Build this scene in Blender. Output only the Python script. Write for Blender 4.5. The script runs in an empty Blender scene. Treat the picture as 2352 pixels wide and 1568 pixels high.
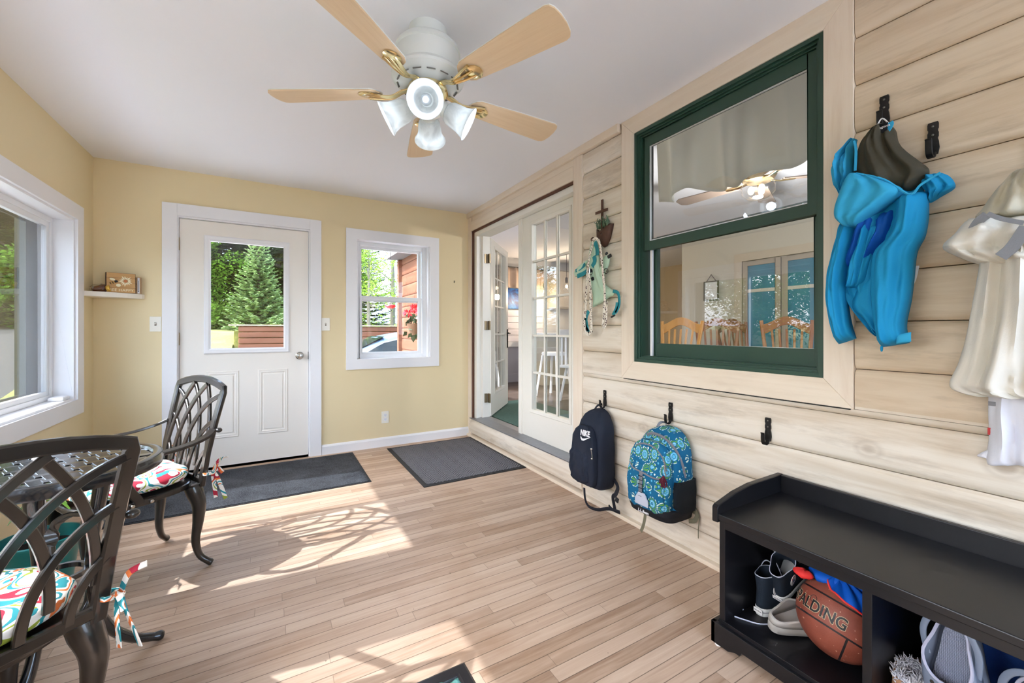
import bpy, bmesh, math, random
from mathutils import Vector, Matrix
R = math.radians
SC = bpy.context.scene
COL = SC.collection
# ---------------------------------------------------------------- camera
cam_d = bpy.data.cameras.new('camera')
cam = bpy.data.objects.new('camera', cam_d); COL.objects.link(cam)
cam.location = (0, 0, 1.14); cam.rotation_euler = (R(90), 0, R(-30))
cam_d.sensor_width = 36; cam_d.lens = 14.541; cam_d.shift_y = -0.01105
cam_d.clip_start = 0.02; cam_d.clip_end = 400
SC.camera = cam
# ---------------------------------------------------------------- sky, sun, exposure
SUN_DIR = Vector((1.072, -0.0935, -1.0)).normalized()
w = bpy.data.worlds.new('world'); SC.world = w; w.use_nodes = True
wn = w.node_tree; wn.nodes.clear()
wo = wn.nodes.new('ShaderNodeOutputWorld'); bg = wn.nodes.new('ShaderNodeBackground')
sk = wn.nodes.new('ShaderNodeTexSky'); sk.sky_type = 'NISHITA'; sk.sun_disc = False
sk.sun_elevation = R(43.8); sk.sun_rotation = R(-95); sk.air_density = 1.0; sk.dust_density = 4.0; sk.ozone_density = 1.0
mxw = wn.nodes.new('ShaderNodeMix'); mxw.data_type = 'RGBA'; mxw.inputs[0].default_value = 0.45
mxw.inputs[7].default_value = (4.6, 6.15, 8.3, 1)
wn.links.new(sk.outputs[0], mxw.inputs[6]); wn.links.new(mxw.outputs[2], bg.inputs[0])
bg.inputs[1].default_value = 1.05
wn.links.new(bg.outputs[0], wo.inputs[0])
sd = bpy.data.lights.new('sun', 'SUN'); sun = bpy.data.objects.new('sun', sd); COL.objects.link(sun)
sd.energy = 6.2; sd.angle = R(0.6); sd.color = (0.91, 0.965, 1.03)
sun.rotation_euler = SUN_DIR.to_track_quat('-Z', 'Y').to_euler(); sun.location = (-6, 1, 8)
SC.view_settings.view_transform = 'Standard'; SC.view_settings.look = 'None'
SC.view_settings.exposure = 0.58; SC.view_settings.gamma = 1.0
SC.view_settings.use_curve_mapping = False
try:
    SC.cycles.max_bounces = 14; SC.cycles.diffuse_bounces = 8; SC.cycles.transparent_max_bounces = 24
    SC.cycles.glossy_bounces = 5; SC.cycles.sample_clamp_indirect = 8.0
    SC.cycles.caustics_reflective = False; SC.cycles.caustics_refractive = False
except Exception: pass
# ---------------------------------------------------------------- helpers
XR, XL, YF, YB, ZC = 1.847, -1.14, 4.15, -1.30, 2.405     # room planes
_f = Vector((math.sin(R(30)), math.cos(R(30)), 0)); _r = Vector((math.cos(R(30)), -math.sin(R(30)), 0))
def ray(x, y): return _f + _r*((x-1176)/950) + Vector((0, 0, (758-y)/950))
def onX(x, y, X): d = ray(x, y); p = d*(X/d.x); return Vector((X, p.y, 1.14+p.z))     # point of a wall plane seen at x,y
def onY(x, y, Y): d = ray(x, y); p = d*(Y/d.y); return Vector((p.x, Y, 1.14+p.z))
def onZ(x, y, Z): d = ray(x, y); p = d*((Z-1.14)/d.z); return Vector((p.x, p.y, Z))

class MB:
    def __init__(s): s.v = []; s.f = []; s.m = []; s.uv = None
    def add(s, vs, fs, mi=0):
        b = len(s.v); s.v += [tuple(v) for v in vs]
        for f in fs: s.f.append([b+i for i in f]); s.m.append(mi)
        return s
    def box(s, x0, x1, y0, y1, z0, z1, mi=0):
        if x0 > x1: x0, x1 = x1, x0
        if y0 > y1: y0, y1 = y1, y0
        if z0 > z1: z0, z1 = z1, z0
        return s.add([(x0,y0,z0),(x1,y0,z0),(x1,y1,z0),(x0,y1,z0),(x0,y0,z1),(x1,y0,z1),(x1,y1,z1),(x0,y1,z1)],
              [(0,3,2,1),(4,5,6,7),(0,1,5,4),(1,2,6,5),(2,3,7,6),(3,0,4,7)], mi)
    def obox(s, c, sz, M=None, mi=0):
        hx, hy, hz = sz[0]/2, sz[1]/2, sz[2]/2
        vs = [Vector((a*hx, b*hy, d*hz)) for d in (-1,1) for a, b in ((-1,-1),(1,-1),(1,1),(-1,1))]
        M = M or Matrix.Identity(3)
        return s.add([M @ v + Vector(c) for v in vs], [(0,3,2,1),(4,5,6,7),(0,1,5,4),(1,2,6,5),(2,3,7,6),(3,0,4,7)], mi)
    def sweep(s, pts, prof, closed=False, up=None, scale=None, mi=0, caps=True):
        """profile (list of 2-D) carried along pts; up fixes the profile's second axis"""
        P = [Vector(p) for p in pts]; n = len(P); k = len(prof); base = len(s.v)
        prev = None
        for i, p in enumerate(P):
            if closed: t = (P[(i+1) % n]-P[i-1])
            else: t = P[min(i+1, n-1)]-P[max(i-1, 0)]
            if t.length < 1e-9: t = Vector((0,0,1))
            t.normalize()
            if up is not None:
                u = up(i) if callable(up) else Vector(up)
                a = t.cross(u)
                if a.length < 1e-4: a = t.orthogonal()
                a.normalize(); b = a.cross(t)
            else:
                if prev is None: a = t.orthogonal().normalized()
                else:
                    a = prev - t*prev.dot(t)
                    a = a.normalized() if a.length > 1e-6 else t.orthogonal().normalized()
                prev = a; b = a.cross(t)
            sc = scale[i] if scale else 1
            if not isinstance(sc, (tuple, list)): sc = (sc, sc)
            for q in prof: s.v.append(tuple(p + a*(q[0]*sc[0]) + b*(q[1]*sc[1])))
        for i in range(n if closed else n-1):
            for j in range(k):
                i2 = (i+1) % n; j2 = (j+1) % k
                s.f.append([base+i*k+j, base+i*k+j2, base+i2*k+j2, base+i2*k+j]); s.m.append(mi)
        if not closed and caps:
            s.f.append([base+j for j in range(k)][::-1]); s.m.append(mi)
            s.f.append([base+(n-1)*k+j for j in range(k)]); s.m.append(mi)
        return s
    def tube(s, pts, r, n=10, closed=False, mi=0):
        prof = [(math.cos(2*math.pi*i/n), math.sin(2*math.pi*i/n)) for i in range(n)]
        sc = list(r) if isinstance(r, (list, tuple)) else [r]*len(pts)
        return s.sweep(pts, prof, closed=closed, scale=sc, mi=mi)
    def bar(s, pts, w_, t_, up, closed=False, mi=0, scale=None):
        b = min(w_, t_)*.22; x, y = w_/2, t_/2
        prof = [(-x+b,-y),(x-b,-y),(x,-y+b),(x,y-b),(x-b,y),(-x+b,y),(-x,y-b),(-x,-y+b)]
        return s.sweep(pts, prof, closed=closed, up=up, mi=mi, scale=scale)
    def lathe(s, prof, n=32, c=(0,0,0), M=None, mi=0, wob=None):
        """prof: (radius, height) list; closes where the radius is 0"""
        M = M or Matrix.Identity(3); c = Vector(c); base = len(s.v); k = len(prof)
        for i in range(n):
            a = 2*math.pi*i/n; ww = wob(a) if wob else 1
            for r, z in prof: s.v.append(tuple(c + M @ Vector((r*ww*math.cos(a), r*ww*math.sin(a), z))))
        for i in range(n):
            i2 = (i+1) % n
            for j in range(k-1):
                s.f.append([base+i*k+j, base+i2*k+j, base+i2*k+j+1, base+i*k+j+1]); s.m.append(mi)
        return s
    def grid(s, fn, nu, nv, mi=0, cu=False, cv=False):
        base = len(s.v)
        for j in range(nv):
            for i in range(nu):
                s.v.append(tuple(fn(i/(nu if cu else nu-1), j/(nv if cv else nv-1))))
        for j in range(nv if cv else nv-1):
            for i in range(nu if cu else nu-1):
                i2 = (i+1) % nu; j2 = (j+1) % nv
                s.f.append([base+j*nu+i, base+j*nu+i2, base+j2*nu+i2, base+j2*nu+i]); s.m.append(mi)
        return s
    def prism(s, poly, axis, a, b, mi=0):
        """2-D polygon pushed from a to b along axis (0,1,2)"""
        n = len(poly)
        def mk(p, h):
            if axis == 0: return (h, p[0], p[1])
            if axis == 1: return (p[0], h, p[1])
            return (p[0], p[1], h)
        return s.add([mk(p, a) for p in poly]+[mk(p, b) for p in poly],
              [list(range(n))[::-1], [n+i for i in range(n)]] + [[i, (i+1) % n, n+(i+1) % n, n+i] for i in range(n)], mi)
    def ell(s, c, r, nu=20, nv=12, M=None, mi=0, fn=None):
        M = M or Matrix.Identity(3); c = Vector(c)
        if not isinstance(r, (tuple, list)): r = (r, r, r)
        def g(u, v):
            a = 2*math.pi*u; b = math.pi*(v-.5)
            p = Vector((math.cos(a)*math.cos(b)*r[0], math.sin(a)*math.cos(b)*r[1], math.sin(b)*r[2]))
            if fn: p = fn(p, a, b)
            return c + M @ p
        return s.grid(g, nu, nv, mi, cu=True)
    def build(s, name, mats, parent=None, smooth=False, bevel=0, sub=0, flip=False, loc=None, solid=0, ang=40):
        me = bpy.data.meshes.new(name)
        me.from_pydata(s.v, [], s.f)
        if not isinstance(mats, (list, tuple)): mats = [mats]
        for m_ in mats: me.materials.append(m_)
        if len(mats) > 1: me.polygons.foreach_set('material_index', s.m)
        bm = bmesh.new(); bm.from_mesh(me); bmesh.ops.remove_doubles(bm, verts=bm.verts, dist=1e-5)
        bmesh.ops.recalc_face_normals(bm, faces=bm.faces); bm.to_mesh(me); bm.free()
        if smooth:
            me.polygons.foreach_set('use_smooth', [True]*len(me.polygons))
            if ang < 180:
                try: me.set_sharp_from_angle(angle=R(ang))
                except Exception: pass
        o = bpy.data.objects.new(name, me); COL.objects.link(o)
        if parent is not None: o.parent = parent
        if loc is not None: o.location = loc
        if solid:
            q = o.modifiers.new('Solidify', 'SOLIDIFY'); q.thickness = solid; q.offset = 0
        if bevel:
            q = o.modifiers.new('Bevel', 'BEVEL'); q.width = bevel; q.segments = 2; q.limit_method = 'ANGLE'; q.angle_limit = R(50)
            q.harden_normals = False
        if sub:
            q = o.modifiers.new('Subdivision', 'SUBSURF'); q.levels = sub; q.render_levels = sub
        return o

def empty(name, loc=(0,0,0), rz=0, parent=None):
    o = bpy.data.objects.new(name, None); COL.objects.link(o); o.location = loc; o.rotation_euler = (0,0,rz)
    o.empty_display_size = .1
    if parent is not None: o.parent = parent
    return o
def tag(o, label, cat, group=None, kind=None):
    o['label'] = label; o['category'] = cat
    if group: o['group'] = group
    if kind: o['kind'] = kind
    return o
def struct(o, label=None):
    o['kind'] = 'structure'
    if label: o['label'] = label; o['category'] = o.name.split('.')[0].rsplit('_', 1)[0].split('_')[0]
    return o
def rotm(ax, a): return Matrix.Rotation(a, 3, ax)
def cat(P, n):
    """Catmull-Rom through control vectors, n samples per span"""
    P = [Vector(p) for p in P]; out = []
    for i in range(len(P)-1):
        p0, p1, p2, p3 = P[max(i-1,0)], P[i], P[i+1], P[min(i+2, len(P)-1)]
        for j in range(n):
            t = j/n
            out.append(.5*((2*p1)+(p2-p0)*t+(2*p0-5*p1+4*p2-p3)*t*t+(3*p1-p0-3*p2+p3)*t**3))
    out.append(P[-1]); return out
def lerp(a, b, t): return a+(b-a)*t
def interp(tab, t):
    """piecewise-linear table [(t, v), ...]"""
    if t <= tab[0][0]: return tab[0][1]
    for (a, va), (b, vb) in zip(tab, tab[1:]):
        if t <= b: return va+(vb-va)*(t-a)/(b-a) if b > a else vb
    return tab[-1][1]
def text_pts(body, size, bold=0):
    """outline mesh of the built-in font: verts (2-D) and faces"""
    c = bpy.data.curves.new('lettering', 'FONT'); c.body = body; c.size = size; c.resolution_u = 4; c.offset = bold
    c.align_x = 'CENTER'; c.align_y = 'CENTER'
    o = bpy.data.objects.new('lettering', c); COL.objects.link(o)
    bpy.context.view_layer.update()
    me = bpy.data.meshes.new_from_object(o)
    vs = [v.co.copy() for v in me.vertices]; fs = [list(p.vertices) for p in me.polygons]
    bpy.data.objects.remove(o); bpy.data.meshes.remove(me); bpy.data.curves.remove(c)
    return vs, fs
def lettering(name, body, size, M, mat, parent, thick=.0006, sx=1.0, shear=0.0, fn=None, bold=0):
    """raised letters; M is a 4x4 frame (x right, y up, z out)"""
    vs, fs = text_pts(body, size, bold); mb = MB(); n = len(vs)
    if fn is None: fn = lambda x, y, z: M @ Vector((x, y, z))
    top = [fn(v.x*sx+v.y*shear, v.y, thick) for v in vs]; bot = [fn(v.x*sx+v.y*shear, v.y, 0) for v in vs]
    ed = {}
    for f in fs:
        for a, b in zip(f, f[1:]+f[:1]): ed[(a, b)] = ed.get((a, b), 0)+1
    side = [[a, b, n+b, n+a] for (a, b) in ed if (b, a) not in ed]
    mb.add(top+bot, fs+[[n+i for i in f][::-1] for f in fs]+side)
    return mb.build(name, mat, parent)
def frame4(o, x, y):
    x = Vector(x).normalized(); y = Vector(y); y = (y-x*y.dot(x)).normalized(); z = x.cross(y)
    return Matrix(((x.x,y.x,z.x,o[0]),(x.y,y.y,z.y,o[1]),(x.z,y.z,z.z,o[2]),(0,0,0,1)))
def copy_tree(o, parent=None):
    c = o.copy(); COL.objects.link(c)
    if parent is not None: c.parent = parent
    for ch in [q for q in ALLCH.get(o.name, [])]: copy_tree(ch, c)
    return c
ALLCH = {}
def index_children():
    ALLCH.clear()
    for o in bpy.data.objects:
        if o.parent: ALLCH.setdefault(o.parent.name, []).append(o)
# ---------------------------------------------------------------- materials
def srgb(r, g, b):
    f = lambda c: (c/255/12.92) if c/255 <= .04045 else ((c/255+.055)/1.055)**2.4
    return (f(r), f(g), f(b), 1)
class NT:
    def __init__(s, name):
        s.mat = bpy.data.materials.new(name); s.mat.use_nodes = True; s.t = s.mat.node_tree
        s.t.nodes.clear(); s.out = s.n('ShaderNodeOutputMaterial')
    def n(s, typ, **kw):
        x = s.t.nodes.new(typ)
        for k, v in kw.items():
            if k.startswith('i_'):
                key = k[2:]; key = int(key) if key.isdigit() else key.replace('_', ' ')
                s.set(x, key, v)
            else: setattr(x, k, v)
        return x
    def set(s, x, key, v):
        if isinstance(v, bpy.types.NodeSocket): s.t.links.new(v, x.inputs[key])
        else: x.inputs[key].default_value = v
    def math(s, op, a, b=0.0, c=None):
        x = s.n('ShaderNodeMath', operation=op); s.set(x, 0, a); s.set(x, 1, b)
        if c is not None: s.set(x, 2, c)
        return x.outputs[0]
    def mix(s, fac, a, b, blend='MIX'):
        x = s.n('ShaderNodeMix', data_type='RGBA', blend_type=blend); s.set(x, 0, fac); s.set(x, 6, a); s.set(x, 7, b)
        return x.outputs[2]
    def ramp(s, fac, stops, interp_='LINEAR'):
        x = s.n('ShaderNodeValToRGB'); s.set(x, 0, fac); e = x.color_ramp.elements; x.color_ramp.interpolation = interp_
        while len(e) < len(stops): e.new(.5)
        for i, (p, c) in enumerate(stops):
            e[i].position = p; e[i].color = c if isinstance(c, (tuple, list)) else (c, c, c, 1)
        return x.outputs[0]
    def obj(s): return s.n('ShaderNodeTexCoord').outputs['Object']
    def mapping(s, vec, loc=(0,0,0), rot=(0,0,0), scale=(1,1,1)):
        x = s.n('ShaderNodeMapping'); s.set(x, 0, vec); s.set(x, 1, loc); s.set(x, 2, rot); s.set(x, 3, scale); return x.outputs[0]
    def noise(s, vec, scale=5, detail=2, rough=.5, dist=0.0):
        x = s.n('ShaderNodeTexNoise'); s.set(x, 'Vector', vec); s.set(x, 'Scale', scale); s.set(x, 'Detail', detail)
        s.set(x, 'Roughness', rough); s.set(x, 'Distortion', dist); return x.outputs[0]
    def voro(s, vec, scale=5, feature='F1', rnd=1.0, out='Distance'):
        x = s.n('ShaderNodeTexVoronoi', feature=feature); s.set(x, 'Vector', vec); s.set(x, 'Scale', scale); s.set(x, 'Randomness', rnd)
        return x.outputs[out]
    def sep(s, vec):
        x = s.n('ShaderNodeSeparateXYZ'); s.set(x, 0, vec); return x.outputs
    def comb(s, a, b, c):
        x = s.n('ShaderNodeCombineXYZ'); s.set(x, 0, a); s.set(x, 1, b); s.set(x, 2, c); return x.outputs[0]
    def bump(s, h, strength=.3, dist=.002):
        x = s.n('ShaderNodeBump'); s.set(x, 'Height', h); s.set(x, 'Strength', strength); s.set(x, 'Distance', dist); return x.outputs[0]
    def bsdf(s, col, rough=.5, metal=0.0, normal=None, **kw):
        x = s.n('ShaderNodeBsdfPrincipled'); s.set(x, 'Base Color', col); s.set(x, 'Roughness', rough); s.set(x, 'Metallic', metal)
        if normal is not None: s.set(x, 'Normal', normal)
        for k, v in kw.items(): s.set(x, k.replace('_', ' '), v)
        s.t.links.new(x.outputs[0], s.out.inputs[0]); return x
def plain(name, col, rough=.5, metal=0.0, var=0.06, vscale=6, bump=0.0, bscale=200, **kw):
    m = NT(name); o = m.obj()
    c = m.mix(m.math('MULTIPLY', m.noise(o, vscale, 4, .6), 1.0), tuple(max(0, v*(1-var*2)) for v in col[:3])+(1,), tuple(min(1, v*(1+var)) for v in col[:3])+(1,))
    nm = m.bump(m.noise(o, bscale, 3, .6), bump, .0015) if bump else None
    m.bsdf(c, rough, metal, nm, **kw); return m.mat
# ================================================================= materials of the place
def m_floor(name, wd=.057, tint=1.0, cols=None, ln=.85, rough=.42):
    m = NT(name); o = m.obj(); s = m.sep(o)
    row = m.math('FLOOR', m.math('DIVIDE', s[1], wd))
    wn1 = m.n('ShaderNodeTexWhiteNoise', noise_dimensions='1D'); m.set(wn1, 1, row)
    xs = m.math('ADD', m.math('DIVIDE', s[0], ln), m.math('MULTIPLY', wn1.outputs[0], 7.3))
    pk = m.math('FLOOR', xs)
    wn2 = m.n('ShaderNodeTexWhiteNoise', noise_dimensions='2D'); m.set(wn2, 0, m.comb(row, pk, 0.0)); rnd = wn2.outputs[0]
    v = m.comb(m.math('ADD', m.math('MULTIPLY', s[0], 1.6), m.math('MULTIPLY', rnd, 31)), m.math('MULTIPLY', s[1], 26), rnd)
    g = m.noise(v, 1.6, 5, .62, .6)
    blot = m.noise(o, 2.3, 4, .6)
    c = m.ramp(m.math('ADD', m.math('ADD', m.math('MULTIPLY', g, .78), -.04), m.math('MULTIPLY', rnd, .32)), cols)
    c = m.mix(m.math('MULTIPLY', m.ramp(blot, [(.5, 0.0), (.72, 1.0)]), .5), c, (cols[1][1][0]*.86, cols[1][1][1]*.72, cols[1][1][2]*.58, 1))
    fy = m.math('ABSOLUTE', m.math('SUBTRACT', m.math('FRACT', m.math('DIVIDE', s[1], wd)), .5))
    fx = m.math('ABSOLUTE', m.math('SUBTRACT', m.math('FRACT', xs), .5))
    gap = m.math('MAXIMUM', m.math('GREATER_THAN', fy, .476), m.math('MULTIPLY', m.math('GREATER_THAN', fx, .4988), .6))
    spk = m.math('GREATER_THAN', m.noise(o, 55, 1, .5), .80)
    c = m.mix(m.math('MULTIPLY', gap, .72), c, tuple(v_*.22 for v_ in cols[0][1][:3])+(1,))
    c = m.mix(m.math('MULTIPLY', spk, .6), c, tuple(v_*.35 for v_ in cols[0][1][:3])+(1,))
    nm = m.bump(m.math('SUBTRACT', m.math('MULTIPLY', g, .12), gap), .25, .0015)
    m.bsdf(c, m.math('ADD', rough, m.math('MULTIPLY', g, .14)), 0, nm, Specular_IOR_Level=.35); return m.mat
FLOORM = m_floor('porch_strip_flooring', cols=[(.18, srgb(142,112,90)), (.38, srgb(172,146,124)), (.58, srgb(190,165,144)), (.85, srgb(206,185,164))])
def m_grain(name, axis, cols, s1=1.4, s2=22, seam=None, stain=.35, rough=.6, knots=True, scol=(.16,.13,.10,1), tan=False):
    """pine with washed paint: long streaks along axis, faint knots, grey stains"""
    m = NT(name); o = m.obj(); s = m.sep(o)
    sc = [s2]*3; sc[axis] = s1
    g = m.noise(m.mapping(o, scale=tuple(sc)), 1.0, 6, .65, .8)
    sc2 = [5.5]*3; sc2[axis] = .9
    b = m.noise(m.mapping(o, loc=(3.1,1.7,.4), scale=tuple(sc2)), 1.0, 4, .6)
    c = m.ramp(m.math('ADD', m.math('MULTIPLY', g, .6), m.math('MULTIPLY', b, .4)), cols)
    b2 = m.noise(m.mapping(o, loc=(9.3,4.1,2.2), scale=tuple(sc2)), 1.6, 6, .72)
    c = m.mix(m.math('MULTIPLY', m.ramp(b2, [(.52, 0.0), (.75, 1.0)]), stain), c, scol)
    if knots:
        kv = m.mapping(o, scale=(1, 2.6, 3.4) if axis == 1 else (3.4,3.4,2.2))
        k = m.voro(kv, 1.0); kk = m.ramp(k, [(.0, 1.0), (.045, .85), (.075, .15), (.1, .4), (.14, 0.0)])
        c = m.mix(m.math('MULTIPLY', kk, .45), c, srgb(120,92,62))
    if tan:   # the boards right of the window and above its sill were washed more thinly and keep a tan tone
        k = m.math('MULTIPLY', m.math('LESS_THAN', s[1], .69), m.math('GREATER_THAN', s[2], .86))
        c = m.mix(m.math('MULTIPLY', k, .8), c, m.mix(1.0, c, (.86,.76,.64,1), 'MULTIPLY'))
    nm = m.bump(g, .25, .002)
    m.bsdf(c, rough, 0, nm, Specular_IOR_Level=.3); return m.mat
LOGM = m_grain('whitewashed_log', 1, [(.2, srgb(168,148,126)), (.38, srgb(204,188,166)), (.55, srgb(224,214,198)), (.85, srgb(236,230,220))], s1=1.1, s2=16, stain=.6, scol=srgb(140,122,102), tan=True)
TRIMH = m_grain('whitewashed_trim_h', 1, [(.2, srgb(206,184,160)), (.45, srgb(226,211,190)), (.85, srgb(238,228,211))], s1=1.2, s2=26, stain=.12)
TRIMV = m_grain('whitewashed_trim_v', 2, [(.2, srgb(208,186,162)), (.45, srgb(228,213,194)), (.85, srgb(238,229,213))], s1=1.2, s2=26, stain=.12)
LOGOUT = m_grain('stained_outdoor_log', 1, [(.2, srgb(84,52,38)), (.5, srgb(116,74,54)), (.85, srgb(150,106,82))], s1=1.1, s2=14, stain=.2)
TIMBER = m_grain('stained_timber', 0, [(.2, srgb(78,44,28)), (.5, srgb(106,62,40)), (.85, srgb(130,82,58))], s1=1.1, s2=14, stain=.2)
YEL = plain('yellow_wall_paint', srgb(230,213,172), .75, var=.02, vscale=1.2, bump=.06, bscale=260)
CEIL = plain('white_ceiling_paint', srgb(236,236,239), .9, var=.01, vscale=1)
WHT = plain('white_trim_paint', srgb(236,236,238), .42, var=.015, vscale=3)
DOORW = plain('cream_door_paint', srgb(236,231,222), .4, var=.012, vscale=2)
FRW = plain('french_door_paint', srgb(235,232,222), .38, var=.02, vscale=3)
VINYL = plain('white_vinyl', srgb(236,237,238), .35, var=.01)
GREEN = plain('dark_green_frame', srgb(42,72,58), .38, var=.08, vscale=4)
BROWN = plain('old_brown_paint', srgb(92,52,34), .6, var=.2, vscale=30)
GREYM = plain('brushed_threshold', srgb(150,152,156), .38, .75, var=.1, vscale=30)
DARKGAP = plain('dark_gap', (.02,.018,.015,1), .9)
STEEL = plain('satin_nickel', srgb(190,186,178), .25, 1.0, var=.03)
BRONZE = plain('aged_hinge_metal', srgb(150,132,104), .38, .9, var=.1)
IVORY = plain('ivory_plastic', srgb(238,234,222), .35, var=.01)
SCREWM = plain('screw_metal', srgb(120,116,108), .35, .9)
def m_glass(name, tint=(1,1,1,1), boost=1.0, ior=1.5, rough=.0):
    m = NT(name); tr = m.n('ShaderNodeBsdfTransparent'); m.set(tr, 0, tint)
    gl = m.n('ShaderNodeBsdfGlossy'); m.set(gl, 'Roughness', rough); m.set(gl, 0, (1,1,1,1))
    ge = m.n('ShaderNodeNewGeometry'); dt = m.n('ShaderNodeVectorMath', operation='DOT_PRODUCT'); m.set(dt, 0, ge.outputs['Normal']); m.set(dt, 1, ge.outputs['Incoming'])
    c_ = m.math('SUBTRACT', 1.0, m.math('ABSOLUTE', dt.outputs['Value'])); f_ = m.math('ADD', .04, m.math('MULTIPLY', m.math('POWER', c_, 5.0), .96))
    mx = m.n('ShaderNodeMixShader'); m.set(mx, 0, m.math('MINIMUM', m.math('MULTIPLY', f_, boost), 1.0)); m.set(mx, 1, tr.outputs[0]); m.set(mx, 2, gl.outputs[0])
    m.t.links.new(mx.outputs[0], m.out.inputs[0]); return m.mat
GLASS = m_glass('window_glass')
GLASSR = m_glass('coated_window_glass', (.95,.965,.965,1), 1.5)
def m_screen(name, col, dens):
    m = NT(name); tr = m.n('ShaderNodeBsdfTransparent'); df = m.n('ShaderNodeBsdfDiffuse'); m.set(df, 0, col)
    mx = m.n('ShaderNodeMixShader'); m.set(mx, 0, dens); m.set(mx, 1, tr.outputs[0]); m.set(mx, 2, df.outputs[0])
    m.t.links.new(mx.outputs[0], m.out.inputs[0]); return m.mat
# ================================================================= structure
def S(o): o['kind'] = 'structure'; return o
S(MB().box(XL-.16, 2.0, YB-.16, YF+.15, -.12, 0).build('floor', FLOORM))
S(MB().box(XL-.35, 2.0, YB-.35, YF+.25, ZC, ZC+.12).build('ceiling', CEIL))
TH = .16
def holed(mb, axis, a0, a1, u0, u1, z0, z1, holes, mi=0):
    """wall slab with rectangular holes (u0,u1,z0,z1) sorted along u"""
    def bx(u, v, w0, w1):
        if v-u < 1e-6 or w1-w0 < 1e-6: return
        if axis == 0: mb.box(a0, a1, u, v, w0, w1, mi)
        else: mb.box(u, v, a0, a1, w0, w1, mi)
    c = u0
    for (h0, h1, g0, g1) in sorted(holes):
        bx(c, h0, z0, z1); bx(h0, h1, z0, g0); bx(h0, h1, g1, z1); c = h1
    bx(c, u1, z0, z1); return mb
S(holed(MB(), 1, YF, YF+TH, XL-TH, 1.87, 0, ZC, [(-.66,.29,0,2.045), (.675,1.409,.849,2.017)]).build('wall_far', YEL))
W1 = (2.24, 3.82, .679, 1.875); W2 = (.15, 1.86, .679, 1.875); W3 = (-1.15, -.05, .679, 1.875)  # the last one is unseen, added to bring in more bounce light
S(holed(MB(), 0, XL-TH, XL, YB-TH, YF, 0, ZC, [W1, W2, W3]).build('wall_left', YEL))
RW = [(.36,1.80,.12,2.34)]  # unseen rear window, put in and sized to let sky light flood in
S(holed(MB(), 1, YB-TH, YB, XL, 2.0, 0, ZC, RW).build('wall_rear', YEL))
# --- log wall
JZ = [-.05+.0015, .127, .301, .475, .649, .823, .997, 1.171, 1.345, 1.519, 1.693, 1.867, 2.041, 2.215, 2.389, 2.56]
def logs(mb, y0, y1, za, zb, x=XR, ny=2, mi=0, sgn=1):
    for a, b in zip(JZ, JZ[1:]):
        lo, hi = max(a, za), min(b, zb)
        if hi-lo < .005: continue
        prof = []; n = 18
        for i in range(n+1):
            z = (lo+hi)/2-(hi-lo)/2*math.cos(math.pi*i/n); t = abs((z-(a+b)/2)/((b-a)/2))
            prof.append((x+.001+sgn*(.015*t**12+.0035*t*t), z))
        prof[0] = (prof[0][0], prof[0][1]+.0016); prof[-1] = (prof[-1][0], prof[-1][1]-.0016)
        poly = prof+[(x+sgn*.05, hi), (x+sgn*.05, lo)]
        mb.add([(px_, y0, pz) for px_, pz in poly]+[(px_, y1, pz) for px_, pz in poly],
               [list(range(len(poly)))[::-1], [len(poly)+i for i in range(len(poly))]]+[[i, (i+1) % len(poly), len(poly)+(i+1) % len(poly), len(poly)+i] for i in range(len(poly))], mi)
    return mb
mb = MB()
logs(mb, YB, 2.225, 0, .849); logs(mb, YB, .686, .849, ZC); logs(mb, 1.842, 2.225, .849, 2.345); 
holed(mb, 0, XR+.045, 2.0, YB-TH, YF+.1, -.1, ZC, [(.80,1.745,.965,2.29), (2.33,4.03,.2,2.175)], 1)
INW = plain('greige_room_paint', srgb(205,200,186), .8, var=.02, vscale=1.5)
o = mb.build('wall_right', [LOGM, DARKGAP], smooth=True, ang=30); S(o)
S(MB().box(1.93, 2.01, YB, .79, .2, 2.5).box(1.93, 2.01, 1.755, 2.32, .2, 2.5).box(1.93,2.01,.79,1.755,.2,.955).box(1.93,2.01,.79,1.755,2.3,2.5).box(1.93,2.01,2.32,4.04,2.18,2.5).box(1.93,2.01,4.04,4.4,.2,2.5).build('wall_house_inside', INW))
# ceiling trim, door-sill log, floor strips
def trim(name, mb, mat, bevel=.002): o = mb.build(name, mat, bevel=bevel); return S(o)
trim('trim_1', MB().box(XR-.024, XR+.04, 1.868, YF, 2.352, ZC), TRIMH)
mb = MB(); mb.prism([(XR+.045,.03),(XR-.004,.04),(XR-.012,.07),(XR-.014,.115),(XR-.010,.16),(XR+.0,.185),(XR+.045,.192)], 1, 2.226, 4.10)
o = mb.build('trim_2', LOGM, smooth=True, ang=30); S(o)
trim('trim_3', MB().box(XR-.03, XR+.03, YB, 4.13, 0, .022), TRIMH)
# baseboards
def bboard(name, pts):
    mb = MB()
    for (x0, y0, x1, y1, ax) in pts:
        if ax == 1: mb.prism([(y0,0),(y0,.072),(y0+.006,.084),(y0+.014,.09),(y1,.09),(y1,0)] , 0, x0, x1)
        else: mb.prism([(x1,0),(x1,.072),(x1-.006,.084),(x1-.012,.09),(x0,.09),(x0,0)], 1, y0, y1)
    return S(mb.build(name, WHT))
bboard('baseboard_far', [(.383,YF-.016,XR-.006,YF,1), (XL,YF-.016,-.75,YF,1)])
bboard('baseboard_left', [(XL,YB,XL+.014,YF,0)])
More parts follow.
